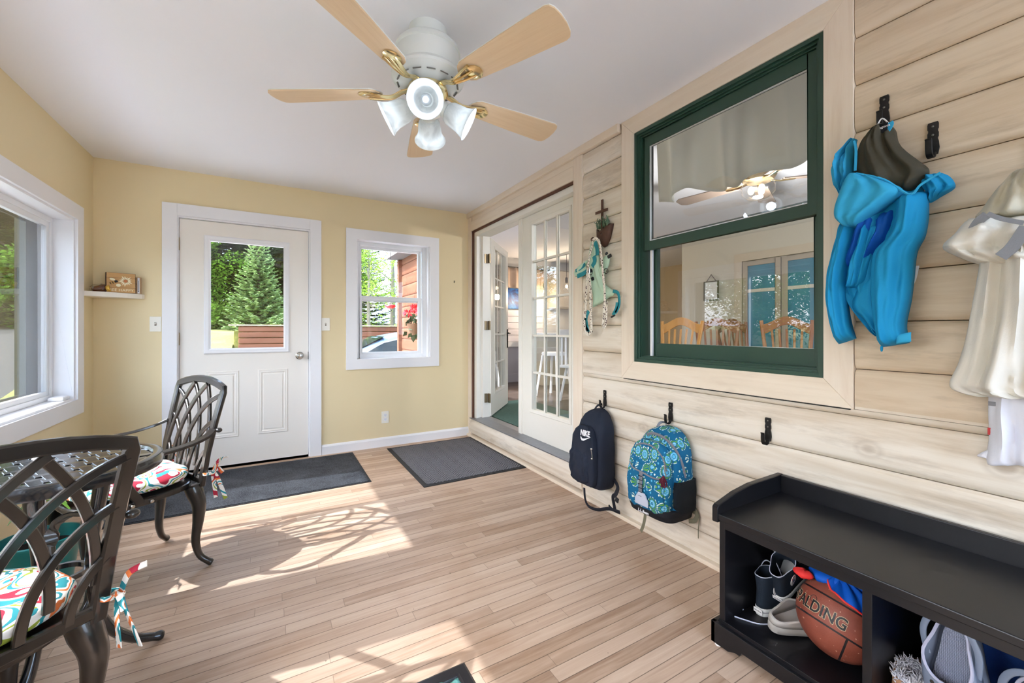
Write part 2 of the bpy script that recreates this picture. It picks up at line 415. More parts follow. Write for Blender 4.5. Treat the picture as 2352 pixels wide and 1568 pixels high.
# --- house wall that runs on past the porch (outdoors: stained logs)
mb = MB(); holed(mb, 0, XR+.03, 2.0, YF+.26, 6.95, -.6, 2.9, [(4.6,5.65,1.0,2.0)], 1)
for (a, b, z0_, z1_) in ((YF+.16,4.6,-.3,2.56),(5.65,6.9,-.3,2.56),(4.6,5.65,-.3,1.0),(4.6,5.65,2.0,2.56)): logs(mb, a, b, z0_, z1_)
JZ2 = JZ
mb.box(XR-.05, XR+.06, 6.86, 6.96, -.4, 2.3, 0)
o = mb.build('wall_house_outside', [LOGOUT, INW], smooth=True, ang=30); S(o)
o = MB().box(1.62, 2.1, 5.3, 6.98, 2.31, 2.38).build('trim_4', plain('grey_eave_board', srgb(112,108,104), .7)); S(o)
# ================================================================= entry door
def quadbox(mb, axis, pl, d, u0, u1, z0, z1, mi=0):
    if axis == 0: mb.box(pl, pl+d, u0, u1, z0, z1, mi)
    else: mb.box(u0, u1, pl, pl+d, z0, z1, mi)
def ring(mb, axis, pl, d, u0, u1, z0, z1, wd, mi=0, wt=None, wb=None):
    wt = wd if wt is None else wt; wb = wd if wb is None else wb
    quadbox(mb, axis, pl, d, u0, u0+wd, z0, z1, mi); quadbox(mb, axis, pl, d, u1-wd, u1, z0, z1, mi)
    quadbox(mb, axis, pl, d, u0+wd, u1-wd, z1-wt, z1, mi); quadbox(mb, axis, pl, d, u0+wd, u1-wd, z0, z0+wb, mi)
    return mb
def bevring(mb, axis, pl, u0, u1, z0, z1, w_, h, sgn, mi=0):
    """moulding ring with a rounded section: w_ wide, h high, standing off plane pl towards sgn"""
    prof = [(0,0),(0,h*.5),(w_*.18,h),(w_*.45,h*.75),(w_*.7,h),(w_,h*.4),(w_,0)]
    cs = [(u0,z0,1,1),(u1,z0,-1,1),(u1,z1,-1,-1),(u0,z1,1,-1)]; b = len(mb.v)
    for (u, z, du, dz) in cs:
        for (a, t) in prof:
            p = pl+sgn*t
            mb.v.append((p, u+du*a, z+dz*a) if axis == 0 else (u+du*a, p, z+dz*a))
    k = len(prof)
    for i in range(4):
        for j in range(k-1):
            i2 = (i+1) % 4; mb.f.append([b+i*k+j, b+i2*k+j, b+i2*k+j+1, b+i*k+j+1]); mb.m.append(mi)
    return mb
d1 = empty('door_1', (-.18, YF, 0)); d1['kind'] = 'structure'
def at0(o, par): o.parent = par; o.matrix_parent_inverse = Matrix.Translation(-Vector(par.location)); return o
def P(mb, name, mat, par, **kw):
    o = mb.build(name, mat, **kw); o.parent = par
    o.matrix_parent_inverse = Matrix.LocRotScale(par.location, par.rotation_euler, None).inverted(); return o
P(MB().box(-.748,-.655,YF-.018,YF+.005,0,2.137).box(.288,.381,YF-.018,YF+.005,0,2.137).box(-.655,.288,YF-.018,YF+.005,2.045,2.137), 'casing', WHT, d1, bevel=.002)
P(ring(MB(), 1, YF+.0, .13, -.66, .29, 0, 2.045, .012, wb=0), 'jamb', WHT, d1)
P(MB().box(-.648,.279,YF+.075,YF+.13,0,.02), 'threshold', BRONZE, d1)
mb = MB(); DY = YF+.02
X0, X1, Z0, Z1 = -.644, .275, .016, 2.028; GX0, GX1, GZ0, GZ1 = -.447, .083, .975, 1.873
for a in ((X0,GX0,Z0,Z1),(GX1,X1,Z0,Z1),(GX0,GX1,Z0,GZ0),(GX0,GX1,GZ1,Z1)): mb.box(a[0],a[1],DY,DY+.044,a[2],a[3])
P(mb, 'door_slab', DOORW, d1)
mb = MB(); bevring(mb, 1, DY, GX0-.042, GX1+.042, GZ0-.03, GZ1+.042, .046, .016, -1); P(mb, 'glass_surround', WHT, d1, smooth=True)
for (a, b) in ((-.472,-.25),(-.112,.112)):
    mb = MB(); bevring(mb, 1, DY, a, b, .247, .80, .03, .006, -1); mb.box(a+.04,b-.04,DY-.005,DY+.001,.287,.76); P(mb, 'raised_panel', DOORW, d1, bevel=.003)
P(MB().box(GX0-.002,GX1+.002,DY+.02,DY+.026,GZ0-.002,GZ1+.002), 'glass_pane', GLASS, d1)
kb = MB().lathe([(0,.0),(.033,.0),(.034,-.006),(.026,-.012),(.013,-.016),(.012,-.03),(.018,-.036),(.027,-.045),(.029,-.056),(.024,-.066),(.012,-.07),(0,-.07)], 28, (.206,DY,.912), rotm('X', R(-90)))
P(kb, 'door_knob', STEEL, d1, smooth=True)
P(MB().box(.272,.2785,DY-.001,DY+.03,.88,.945), 'latch_plate', SCREWM, d1)
for z in (1.825,1.07,.26):
    P(MB().tube([(-.650,YF+.012,z-.05),(-.650,YF+.012,z+.05)],.007,10).box(-.656,-.645,YF+.010,YF+.022,z-.046,z+.046), 'hinge', BRONZE, d1, smooth=True)
# ================================================================= windows
w3 = empty('window_3', (1.03, YF, 1.43)); w3['kind'] = 'structure'
mb = MB(); u0,u1,z0,z1 = .592,1.505,.767,2.102; cw=.098
for k in range(1):
    for (q) in ([(u0,z0),(u1,z0),(u1-cw,z0+cw),(u0+cw,z0+cw)],[(u1,z0),(u1,z1),(u1-cw,z1-cw),(u1-cw,z0+cw)],[(u1,z1),(u0,z1),(u0+cw,z1-cw),(u1-cw,z1-cw)],[(u0,z1),(u0,z0),(u0+cw,z0+cw),(u0+cw,z1-cw)]):
        mb.prism(q, 1, YF-.018, YF+.003)
P(mb, 'casing', WHT, w3, bevel=.0015)
P(ring(MB(),1,YF,.16,.674,1.410,.848,2.018,.016), 'jamb', WHT, w3)
P(ring(MB(),1,YF+.075,.07,.684,1.396,.860,2.006,.040), 'window_frame', VINYL, w3, bevel=.003)
su = P(ring(ring(MB(),1,YF+.105,.03,.716,1.348,1.425,1.975,.034),1,YF+.099,.01,.722,1.342,1.432,1.97,.02), 'upper_sash', VINYL, w3, bevel=.002)
P(MB().box(.75,1.314,YF+.118,YF+.122,1.459,1.941), 'glass_pane', GLASS, su)
sl = P(ring(MB(),1,YF+.08,.03,.716,1.348,.888,1.475,.036), 'lower_sash', VINYL, w3, bevel=.002)
P(MB().box(.752,1.312,YF+.093,YF+.097,.924,1.439), 'glass_pane', GLASS, sl)
# left wall sliders
SCRM = m_screen('grey_insect_screen', srgb(92,100,88), .16)
SCRF = plain('screen_frame_olive', srgb(44,50,36), .7)
def slider(name, W, n):
    y0,y1,z0,z1 = W; e = empty(name, (XL,(y0+y1)/2,(z0+z1)/2)); e['kind']='structure'
    mb = MB(); cw = .1
    a0,a1,b0,b1 = y0-cw,y1+cw,z0-cw,z1+cw
    for q in ([(a0,b0),(a1,b0),(y1,z0),(y0,z0)],[(a1,b0),(a1,b1),(y1,z1),(y1,z0)],[(a1,b1),(a0,b1),(y0,z1),(y1,z1)],[(a0,b1),(a0,b0),(y0,z0),(y0,z1)]):
        mb.prism(q, 0, XL-.003, XL+.018)
    P(mb,'casing',WHT,e,bevel=.0015)
    P(ring(MB(),0,XL-TH,TH+.001,y0-.001,y1+.001,z0-.001,z1+.001,.014),'jamb',WHT,e,bevel=.001)
    P(ring(MB(),0,XL-.155,.06,y0+.014,y1-.014,z0+.014,z1-.014,.03),'window_frame',VINYL,e,bevel=.003)
    m_ = y0+(y1-y0)*.475
    for k,(a,b,xx) in enumerate(((m_-.015,y1-.044,-.118),(y0+.044,m_+.02,-.145))):
        s_ = P(ring(MB(),0,XL+xx-.012,.026,a,b,z0+.044,z1-.044,.032,wb=.028),'sash',VINYL,e,bevel=.002)
        P(MB().box(XL+xx-.002,XL+xx+.002,a+.032,b-.032,z0+.07,z1-.074),'glass_pane',GLASS,s_)
    P(ring(MB(),0,XL-.175,.012,m_-.02,y1-.03,z0+.03,z1-.03,.045),'screen_frame',SCRF,e)
    P(MB().box(XL-.17,XL-.168,m_+.02,y1-.07,z0+.07,z1-.07),'insect_screen',SCRM,e)
    P(MB().box(XL-.21,XL-.162,y1-.165,y1+.03,z0-.05,z1+.03),'storm_trim',SCRF,e)
    return e
slider('window_1', W1, 1); slider('window_2', W2, 2); slider('window_8', W3, 3)
for i,(a,b,c,d) in enumerate(RW):
    e = empty('window_%d'%(5+i), ((a+b)/2, YB, (c+d)/2)); e['kind']='structure'
    P(ring(MB(),1,YB-.003,.02,a-.04,b+.04,c-.04,d+.04,.05),'casing',WHT,e)
    P(ring(MB(),1,YB-.1,.05,a,b,c,d,.05),'window_frame',VINYL,e)
    P(MB().box(a+.05,b-.05,YB-.08,YB-.076,c+.05,d-.05),'glass_pane',GLASS,e)
# green double-hung window in the log wall
w4 = empty('window_4', (XR, 1.27, 1.63)); w4['kind']='structure'
cA = onX(1433,872,XR); y0,y1,z0,z1 = .688,1.856,.850,ZC; iy0,iy1,iz0,iz1 = .784,1.757,.955,2.302
P(MB().prism([(y1,z0),(y0,z0),(iy0,iz0),(iy1,iz0)],0,XR-.004,XR+.045).prism([(y0,z1),(y1,z1),(iy1,iz1),(iy0,iz1)],0,XR-.004,XR+.045),'casing_rail',TRIMH,w4,bevel=.002)
P(MB().prism([(y0,z0),(y0,z1),(iy0,iz1),(iy0,iz0)],0,XR-.004,XR+.045).prism([(y1,z1),(y1,z0),(iy1,iz0),(iy1,iz1)],0,XR-.004,XR+.045),'casing_stile',TRIMV,w4,bevel=.002)
P(MB().box(XR-.006,XR+.05,y0+.01,y1-.02,z0-.004,z0),'shadow_gap',DARKGAP,w4)
g = MB(); ring(g,0,XR+.002,.11,iy0,iy1,iz0,iz1,.018); ring(g,0,XR+.014,.02,iy0+.016,iy1-.016,iz0+.016,iz1-.016,.012); ring(g,0,XR+.026,.085,iy0+.016,iy1-.016,iz0+.016,iz1-.016,.02)
P(g,'window_frame',GREEN,w4,bevel=.0015)
def onr(a,b,X): return onX(a[0],a[1],X), onX(b[0],b[1],X)
XG = XR+.048; a,b = onr((1495,345),(1861,470),XG); uz1 = onX(1860,158,XG).z; uz0 = (onX(1495,552,XG).z+onX(1862,470,XG).z)/2; ua, ub = b.y, a.y
g = MB(); ring(g,0,XG-.014,.03,ub*0+ua-.030,ub+.037,uz0-.052,uz1+.058,.034,wt=.058,wb=.052)
us = P(g,'upper_sash',GREEN,w4,bevel=.002)
P(ring(MB(),0,XG-.006,.012,ua,ub+.006,uz0,uz1+.004,.006),'glazing_bead',VINYL,us)
P(MB().box(XG-.002,XG+.002,ua,ub+.004,uz0-.002,uz1+.002),'glass_pane',GLASSR,us)
XH = XR+.086; la,lb = onX(1877,640,XH).y, onX(1513,640,XH).y; lz1 = uz0-.015; lz0 = (onX(1512,790,XH).z+onX(1878,797,XH).z)/2
g = MB(); ring(g,0,XH-.014,.03,la-.028,lb+.034,lz0-.085,uz0+.02,.033,wb=.084,wt=.03)
ls = P(g,'lower_sash',GREEN,w4,bevel=.002)
P(MB().box(XH-.002,XH+.002,la,lb+.002,lz0-.002,uz0),'glass_pane',GLASSR,ls)
P(MB().box(XH-.034,XH-.022,lb+.018,lb+.032,lz0-.085,lz1),'sash_track',VINYL,w4)
P(MB().box(XH-.03,XH-.016,la,lb+.03,lz0-.0925,lz0-.086),'sill_strip',VINYL,w4)
# ================================================================= french doors
XD = 1.95
fd = empty('door_2', (XR, 3.17, .2)); fd['kind']='structure'
P(MB().box(XR-.006,XR+.04,2.226,2.322,.19,2.352).box(XR-.006,XR+.04,4.07,YF,.0,2.352),'casing_stile',TRIMV,fd,bevel=.002)
P(MB().box(XR-.006,XR+.04,2.322,4.07,2.203,2.302).box(XR-.002,XR+.04,2.322,4.07,2.304,2.352),'casing_rail',TRIMH,fd,bevel=.002)
P(MB().box(XR+.006,XR+.05,2.322,4.07,2.184,2.203).box(XR+.006,XR+.05,4.04,4.07,.2,2.2),'rough_edge',BROWN,fd)
P(MB().box(XR+.02,2.005,2.31,4.04,2.136,2.184).box(XR+.02,2.005,3.985,4.04,.2,2.136).box(XR+.02,2.005,2.30,2.322,.2,2.136)
  .box(XR+.075,2.005,3.945,3.985,.2,2.136),'door_frame',FRW,fd,bevel=.002)
P(MB().prism([(XR-.016,.192),(XR-.016,.200),(XR+.09,.217),(2.02,.217),(2.02,.192)],1,2.31,4.09),'threshold',GREYM,fd,bevel=.001)
def leaf(name, W, H):
    """french door leaf; local x runs from the hinge edge, y is thickness, z up"""
    e = empty(name, (0,0,0)); e['kind']='structure'
    g0,g1,h0,h1 = .155,W-.155,.242,H-.085; t=.022
    mb = MB()
    for a in ((0,g0,0,H),(g1,W,0,H),(g0,g1,0,h0),(g0,g1,h1,H)): mb.box(a[0],a[1],-t,t,a[2],a[3])
    mb.build('door_slab',FRW,e)
    mb = MB(); bevring(mb,1,-t,g0-.028,g1+.028,h0-.028,h1+.028,.03,.008,-1); bevring(mb,1,t,g0-.028,g1+.028,h0-.028,h1+.028,.03,.008,1)
    mb.build('glass_moulding',FRW,e,smooth=True)
    mb = MB()
    for k in (1,2):
        x = g0+(g1-g0)*k/3
        for s in (-1,1): mb.box(x-.009,x+.009,s*.004,s*.012,h0,h1)
    for k in range(1,5):
        z = h0+(h1-h0)*k/5
        for s in (-1,1): mb.box(g0,g1,s*.0035,s*.0115,z-.009,z+.009)
    mb.build('muntins',FRW,e,bevel=.002)
    MB().box(g0,g1,-.002,.002,h0,h1).build('glass_pane',GLASSR,e)
    return e
dr = leaf('door_3', .83, 1.915); dr.location=(XD,2.322,.217); dr.rotation_euler=(0,0,R(90))
MB().box(.83,.885,-.03,.034,-.005,1.92).build('astragal',FRW,dr,bevel=.006)
dl = leaf('door_4', .83, 1.90); dl.location=(2.0,3.955,.222); dl.rotation_euler=(0,0,R(48))
hb = MB().box(.77,.79,-.034,.034,.70,.93); hb.tube([(.78,-.06,.88),(.78,.06,.88)],.009).tube([(.78,-.06,.88),(.66,-.065,.885)],.008).tube([(.78,.06,.88),(.66,.065,.885)],.008)
hb.build('door_handle',plain('dark_handle_metal',srgb(60,56,52),.3,.9),dl,smooth=True)
for z in (.2,.97,1.68): P(MB().tube([(1.975,3.962,z+.17),(1.975,3.962,z+.27)],.008).box(1.94,1.972,3.94,3.948,z+.172,z+.268).box(1.978,1.99,3.90,3.962,z+.172,z+.268),'hinge',BRONZE,fd,smooth=True)
# ================================================================= the room beyond the log wall
DKFLOOR = m_floor('dark_room_flooring', wd=.12, ln=1.2, cols=[(.15, srgb(62,52,46)), (.42, srgb(84,72,66)), (.62, srgb(98,86,78)), (.9, srgb(112,98,90))], rough=.3)
S(MB().box(2.0,7.2,-2.0,7.0,.08,.2).build('floor_inside', DKFLOOR))
S(MB().box(1.94,7.2,-2.0,7.0,2.46,2.6).build('ceiling_inside', plain('inside_ceiling_paint', srgb(232,232,236), .9, var=.01)))
S(MB().box(2.0,7.2,6.56,6.66,.2,2.46).build('wall_kitchen_far', plain('grey_room_paint', srgb(196,194,190), .8, var=.02)))
S(MB().box(5.3,5.42,-2.0,4.09,.2,2.46).build('wall_dining', INW))
S(MB().box(7.1,7.2,-2.0,7.0,.2,2.46).build('wall_hall', plain('tan_room_paint', srgb(196,176,146), .8, var=.02)))
S(holed(MB(),1,-2.1,-2.0,2.0,7.2,.2,2.46,[(2.5,4.4,.8,2.1)]).build('wall_house_rear', INW))  # opening in this unseen wall is added to light the inner room
LAV = plain('lavender_grey_panel', srgb(178,176,186), .6, var=.02)
e = MB().box(2.02,4.6,6.49,6.56,.2,.84).box(2.02,4.6,6.475,6.5,.2,.35).build('trim_5', LAV); S(e)
e = MB().box(2.02,4.6,6.44,6.57,.84,.93).build('trim_6', WHT); S(e)
sh = MB()
for k in range(5): sh.box(3.0,4.45,6.53,6.555,.935+k*.115,1.045+k*.115)
e = sh.build('trim_7', m_grain('pale_plank_panel', 0, [(.2, srgb(190,184,192)), (.5, srgb(214,210,216)), (.85, srgb(230,228,232))], s1=1.5, s2=14, knots=False), bevel=.004); S(e)
# picture, curtain and rod on the far kitchen wall
def m_swirl():
    m = NT('blue_swirl_print'); o = m.obj(); n = m.noise(o, 3.2, 3, .6, 2.6)
    c = m.ramp(n, [(.3, srgb(8,14,30)), (.45, srgb(14,60,128)), (.6, srgb(24,120,196)), (.75, srgb(120,196,226))]); m.bsdf(c, .3); return m.mat
pic = empty('framed_picture', (3.75,6.55,1.72)); tag(pic, 'blue swirl picture on the far wall seen past the open french door', 'picture')
P(MB().box(3.62,4.30,6.52,6.555,1.53,1.90), 'canvas', m_swirl(), pic); P(MB().box(3.56,3.62,6.515,6.555,1.53,1.90), 'mat_border', WHT, pic)
CURT = plain('tan_curtain_cloth', srgb(178,158,144), .85, var=.04, vscale=3)
cu = empty('curtain', (3.9,6.5,2.2)); tag(cu, 'tan curtain on a black rod, on the far wall beyond the open french door', 'curtain')
P(MB().grid(lambda u,v: Vector((3.35+1.2*u+.01*math.sin(u*40), 6.46+.03*math.sin(u*46), 1.91+.36*v)), 90, 5), 'cloth', CURT, cu, smooth=True, solid=.004)
P(MB().tube([(3.3,6.45,2.275),(4.7,6.45,2.275)],.011).ell((3.29,6.45,2.275),.024), 'rod', plain('black_rod',(.02,.02,.02,1),.4), cu, smooth=True)
# island, cabinet, stool, pendants
isl = empty('kitchen_island', (4.5,6.0,.2)); tag(isl, 'beige kitchen island with a white counter seen through the closed french door', 'kitchen island')
P(MB().box(3.95,5.2,5.78,6.35,.2,1.05), 'cabinet', plain('beige_cabinet', srgb(196,186,164), .6), isl, bevel=.004)
P(MB().box(3.85,5.3,5.60,6.40,1.05,1.09), 'countertop', WHT, isl, bevel=.004)
cab = empty('wall_cabinet', (4.9,6.4,1.6)); tag(cab, 'grey wall cabinet above the island in the far kitchen corner', 'cabinet')
P(MB().box(4.55,5.6,6.22,6.56,1.55,2.25), 'body', plain('taupe_cabinet', srgb(158,150,138), .5), cab)
for k in range(2): P(MB().box(4.57+k*.52,5.07+k*.52,6.195,6.22,1.57,2.23), 'cabinet_door', plain('taupe_door', srgb(170,162,150), .5), cab, bevel=.006)
def stool(loc, label, back):
    e = empty('bar_stool' if not back else 'side_chair', loc, R(20)); tag(e, label, 'stool' if not back else 'chair')
    if not back:
        MB().lathe([(0,.58),(.17,.58),(.18,.6),(.175,.625),(0,.63)],28).build('seat',WHT,e,smooth=True)
    else: MB().box(-.2,.2,-.2,.2,.44,.475).build('seat',WHT,e,bevel=.01)
    hh = .58 if not back else .44
    for a in range(4):
        ax, ay = math.cos(R(45+90*a)), math.sin(R(45+90*a))
        MB().bar([(ax*.13*1.3,ay*.13*1.3,hh),(ax*.2*1.3,ay*.2*1.3,0)],.035,.03,(ax,ay,0)).build('leg',WHT,e)
    if back:
        m_ = MB()
        for k in range(4): m_.box(-.16+k*.1,-.13+k*.1,.17,.19,.47,.86)
        m_.build('slats',WHT,e); MB().box(-.22,.22,.16,.2,.84,.95).build('top_rail',WHT,e,bevel=.01)
stool((3.5,4.85,.2),'round white bar stool beyond the closed french door',False)
stool((3.55,4.35,.2),'white wooden chair with a slatted back beyond the closed french door',True)
def emis(name, col, st):
    m = NT(name); x = m.n('ShaderNodeEmission'); m.set(x,0,col); m.set(x,1,st); m.t.links.new(x.outputs[0], m.out.inputs[0]); return m.mat
BULB = emis('warm_bulb', (1,.72,.42,1), 14)
for k,(px_,py,pz,lb) in enumerate(((4.3,5.6,1.88,'nearer'),(4.26,6.2,1.84,'farther'))):
    e = empty('pendant_lamp',(px_,py,2.46)); tag(e,'glass pendant lamp with a lit bulb over the kitchen island, the %s of two'%lb,'pendant lamp','pendant lamps over the island')
    MB().tube([(0,0,0),(0,0,pz-2.46+.12)],.004,6).build('cord',DARKGAP,e); MB().lathe([(0,.15),(.02,.15),(.025,.1),(.02,.06),(0,.06)],16,(0,0,pz-2.46)).build('socket',DARKGAP,e,smooth=True)
    MB().ell((0,0,pz-2.46),(.022,.022,.03)).build('bulb',BULB,e,smooth=True)
    MB().lathe([(.03,.12),(.09,.06),(.11,-.04),(.1,-.1)],24,(0,0,pz-2.46)).build('glass_shade',GLASS,e,smooth=True)
    ld = bpy.data.lights.new('pendant_light','POINT'); ld.energy = 14; ld.color=(1,.78,.55); ld.shadow_soft_size=.05
    lo = bpy.data.objects.new('pendant_light',ld); COL.objects.link(lo); lo.parent=e; lo.location=(0,0,pz-2.46-.16)
rug = MB().box(2.06,2.95,3.0,4.75,.2,.207).build('rug', plain('green_grey_rug', srgb(78,112,104), .95, var=.25, vscale=60)); tag(rug,'green grey rug just inside the open french door','rug')
# teal glazed panels in a cased opening on the dining room wall
e = empty('window_9',(5.3,2.6,1.2)); e['kind']='structure'
a = onX(1702,590,5.28); ya, yb = a.y, 1.55
P(MB().box(5.26,5.3,ya-.02,ya+.08,.2,2.13).box(5.26,5.3,yb-.1,ya-.02,2.03,2.13).box(5.26,5.3,yb-.1,yb,.2,2.03),'casing',plain('dining_casing',srgb(205,192,172),.5),e)
TEAL = plain('teal_glazing', srgb(58,128,152), .12, var=.15, vscale=4)
for k in range(3):
    y1 = ya-.03-k*.48
    P(ring(MB(),0,5.265,.03,y1-.46,y1,.22,2.02,.06),'panel_frame',plain('panel_frame_paint',srgb(172,160,140),.5),e,bevel=.003)
    P(MB().box(5.268,5.29,y1-.40,y1-.06,1.62,1.66),'transom_bar',INW,e)
    P(MB().box(5.278,5.284,y1-.41,y1-.05,.27,1.97),'glass_pane',TEAL,e)
q = onX(1632,665,5.27)
pf = empty('framed_picture',(5.29,q.y,q.z)); tag(pf,'small white picture hanging by a cord on the dining room wall behind the green window','picture')
P(ring(MB(),0,5.272,.02,q.y-.11,q.y+.11,q.z-.15,q.z+.12,.014),'frame',plain('dark_frame',srgb(90,80,66),.5),pf)
P(MB().box(5.28,5.29,q.y-.1,q.y+.1,q.z-.14,q.z+.11),'print',WHT,pf); P(MB().tube([(5.285,q.y-.07,q.z+.12),(5.285,q.y,q.z+.21),(5.285,q.y+.07,q.z+.12)],.006),'cord',plain('cord',srgb(96,82,70),.8),pf)
# valance behind the green window
m=NT('cream_valance_cloth'); d_=m.n('ShaderNodeBsdfDiffuse'); m.set(d_,0,srgb(222,220,210)); t_=m.n('ShaderNodeBsdfTranslucent'); m.set(t_,0,srgb(214,212,206)); x_=m.n('ShaderNodeMixShader'); m.set(x_,0,.42); m.set(x_,1,d_.outputs[0]); m.set(x_,2,t_.outputs[0]); m.t.links.new(x_.outputs[0],m.out.inputs[0]); VAL=m.mat
def vf(u,v):
    y = .60+1.22*u; w_ = .5+.5*(1-v)
    x = 2.095+w_*(.062*math.sin(u*21+.6)+.022*math.sin(u*47+1))+.012*(1-v)
    return Vector((x, y+.02*w_*math.sin(u*21+2.2), 1.925+.03*math.sin(u*9)+(.50)*v+.012*math.sin(u*33)*(1-v)))
e = empty('valance',(2.09,1.2,2.4)); tag(e,'cream cloth valance gathered across the top of the green window','curtain')
P(MB().grid(vf,150,14),'cloth',VAL,e,smooth=True,solid=.004); P(MB().tube([(2.09,.55,2.425),(2.09,1.85,2.425)],.012),'rod',WHT,e)
# wooden chairs at the dining table
CW1 = m_grain('oak_chair_wood',2,[(.2,srgb(120,76,48)),(.5,srgb(150,98,64)),(.85,srgb(176,120,84))],knots=False,stain=.0,rough=.35)
CW2 = m_grain('golden_chair_wood',2,[(.2,srgb(178,124,62)),(.5,srgb(206,150,84)),(.85,srgb(222,170,104))],knots=False,stain=.0,rough=.35)
def dchair(loc, rz, wood, label):
    e = empty('dining_chair',loc,R(rz)); tag(e,label,'chair','wooden dining chairs behind the green window')
    MB().lathe([(0,.43),(.2,.43),(.225,.445),(.22,.465),(0,.458)],24).build('seat',wood,e,smooth=True)
    for sx,sy in ((-1,-1),(1,-1),(-1,1),(1,1)): MB().tube([(sx*.13,sy*.13,.43),(sx*.17,sy*.17,.25),(sx*.2,sy*.2,0)],[.018,.022,.014],8).build('leg',wood,e,smooth=True)
    for s in (-1,1): MB().bar([(s*.17,.18,.45),(s*.2,.25,.8),(s*.225,.29,1.04)],.035,.03,(0,1,0)).build('back_post',wood,e)
    m_ = MB()
    for k in range(5):
        x=-.12+k*.06; m_.bar([(x*.9,.18,.45),(x,.235,.75),(x*1.1,.27,.95)],.022,.012,(0,1,0))
    m_.build('slats',wood,e)
    pr = []
    for i in range(17):
        u=-1+i/8; z=1.0+.085*math.cos(u*math.pi/1.05)*.5+.04; pr.append((u*.225,z))
    poly = pr+[(x_,z_-.085-.02*abs(x_)/.22) for x_,z_ in pr[::-1]]
    m_=MB(); m_.prism(poly,1,.262,.288); m_.build('crest_rail',wood,e,bevel=.004)
dchair((4.28,2.84,.2),-55,CW1,'brown slat-back dining chair with an arched crest, facing the green window beside the white picture')
dchair((4.36,2.12,.2),-55,CW1,'reddish brown slat-back dining chair behind the lower right of the green window')
dchair((4.8,2.78,.2),-15,CW1,'brown dining chair seen narrow between two wider ones in front of the teal panels')
dchair((3.66,2.97,.2),-75,CW2,'golden slat-back dining chair at the left edge of the green window')
# inside ceiling fan
BLD2 = plain('dark_fan_blade',srgb(120,104,92),.4); BRS = plain('polished_brass',srgb(240,218,166),.16,1.0,var=.03)
fi = empty('ceiling_fan',(3.16,1.77,2.46)); tag(fi,'dark ceiling fan with a lit clear globe hanging inside, behind the green window','ceiling fan')
MB().lathe([(0,0),(.08,0),(.13,-.06),(.14,-.12),(.12,-.17),(.1,-.2),(0,-.2)],32).build('motor_housing',BRONZE,fi,smooth=True)
for k in range(5):
    a=R(95+72*k); M=rotm('Z',a)@rotm('X',R(10))
    b=MB().prism([(.16,-.05),(.62,-.068),(.66,-.04),(.66,.04),(.62,.068),(.16,.05)],2,-.004,.004); b.v=[tuple(M@Vector(v)+Vector((0,0,-.2))) for v in b.v]; bo=b.build('blade',BLD2,fi)
    b=MB().bar([(.08,0,0),(.15,0,-.012),(.24,0,-.008)],.03,.008,(0,0,1)); b.v=[tuple(M@Vector(v)+Vector((0,0,-.2))) for v in b.v]; b.build('blade_bracket',BRS,bo)
MB().lathe([(.1,-.21),(.115,-.24),(.11,-.29),(.07,-.33),(0,-.345)],32).build('glass_globe',GLASS,fi,smooth=True)
for k in range(3): MB().ell((.045*math.cos(k*2.1),.045*math.sin(k*2.1),-.265),(.022,.022,.03)).build('bulb',BULB,fi,smooth=True)
ld = bpy.data.lights.new('fan_light','POINT'); ld.energy=42; ld.color=(.95,.93,.92); ld.shadow_soft_size=.08
lo = bpy.data.objects.new('fan_light',ld); COL.objects.link(lo); lo.parent=fi; lo.location=(0,0,-.42)
# ================================================================= outdoors
def sm(a,b,x): t=max(0,min(1,(x-a)/(b-a))); return t*t*(3-2*t)
def hgt(x,y):
    base=-.38
    if x>-.85: h = base+(1.5 if y>12.25 else 0)
    else:
        k=sm(-.85,-1.5,x); s_ = 1.5*sm(6.0,15,y); h = base+s_
    h += .5*sm(14,30,y)
    return h
random.seed(5)
XS=[-60,-45,-32,-24,-18,-14,-11,-9,-7,-5.5,-4.2,-3.3,-2.6,-2.0,-1.5,-1.2,-1.0,-.86,-.84,0,1.5,3,5,8,12,18,26,40]
YS=[-40,-25,-15,-8,-4,0,3,4.5,6,7,8,9,10,11,12,12.2,12.3,13,14,15,17,20,24,30,40,60]
m = NT('grass_and_gravel'); o=m.obj(); s=m.sep(o)
n1=m.noise(o,1.1,5,.6); n2=m.noise(o,22,4,.7)
gr=m.ramp(m.math('ADD',m.math('MULTIPLY',n1,.5),m.math('MULTIPLY',n2,.5)),[(.3,srgb(66,82,34)),(.5,srgb(116,118,54)),(.7,srgb(166,152,86))])
gv=m.ramp(n2,[(.3,srgb(34,32,28)),(.7,srgb(80,76,68))])  # lane gravel, with the tree shade put into its dark colour
pathm=m.math('MULTIPLY',m.math('LESS_THAN',s[1],10.5),m.math('GREATER_THAN',s[0],-3.0))
lane=m.math('MULTIPLY',m.math('GREATER_THAN',m.math('ADD',s[0],m.math('MULTIPLY',n1,2.5)),-12.5),m.math('LESS_THAN',s[0],-3.6))
gp=m.ramp(n2,[(.3,srgb(150,150,150)),(.7,srgb(205,205,208))]); c=m.mix(pathm,m.mix(lane,gr,gv),gp); m.bsdf(c,.95); GRASS=m.mat  # gravel by the porch made pale to bounce sun up to the ceiling
mb=MB(); mb.add([(x,y,hgt(x,y)) for y in YS for x in XS],[[j*len(XS)+i,j*len(XS)+i+1,(j+1)*len(XS)+i+1,(j+1)*len(XS)+i] for j in range(len(YS)-1) for i in range(len(XS)-1)])
g=mb.build('ground',GRASS); g['kind']='structure'
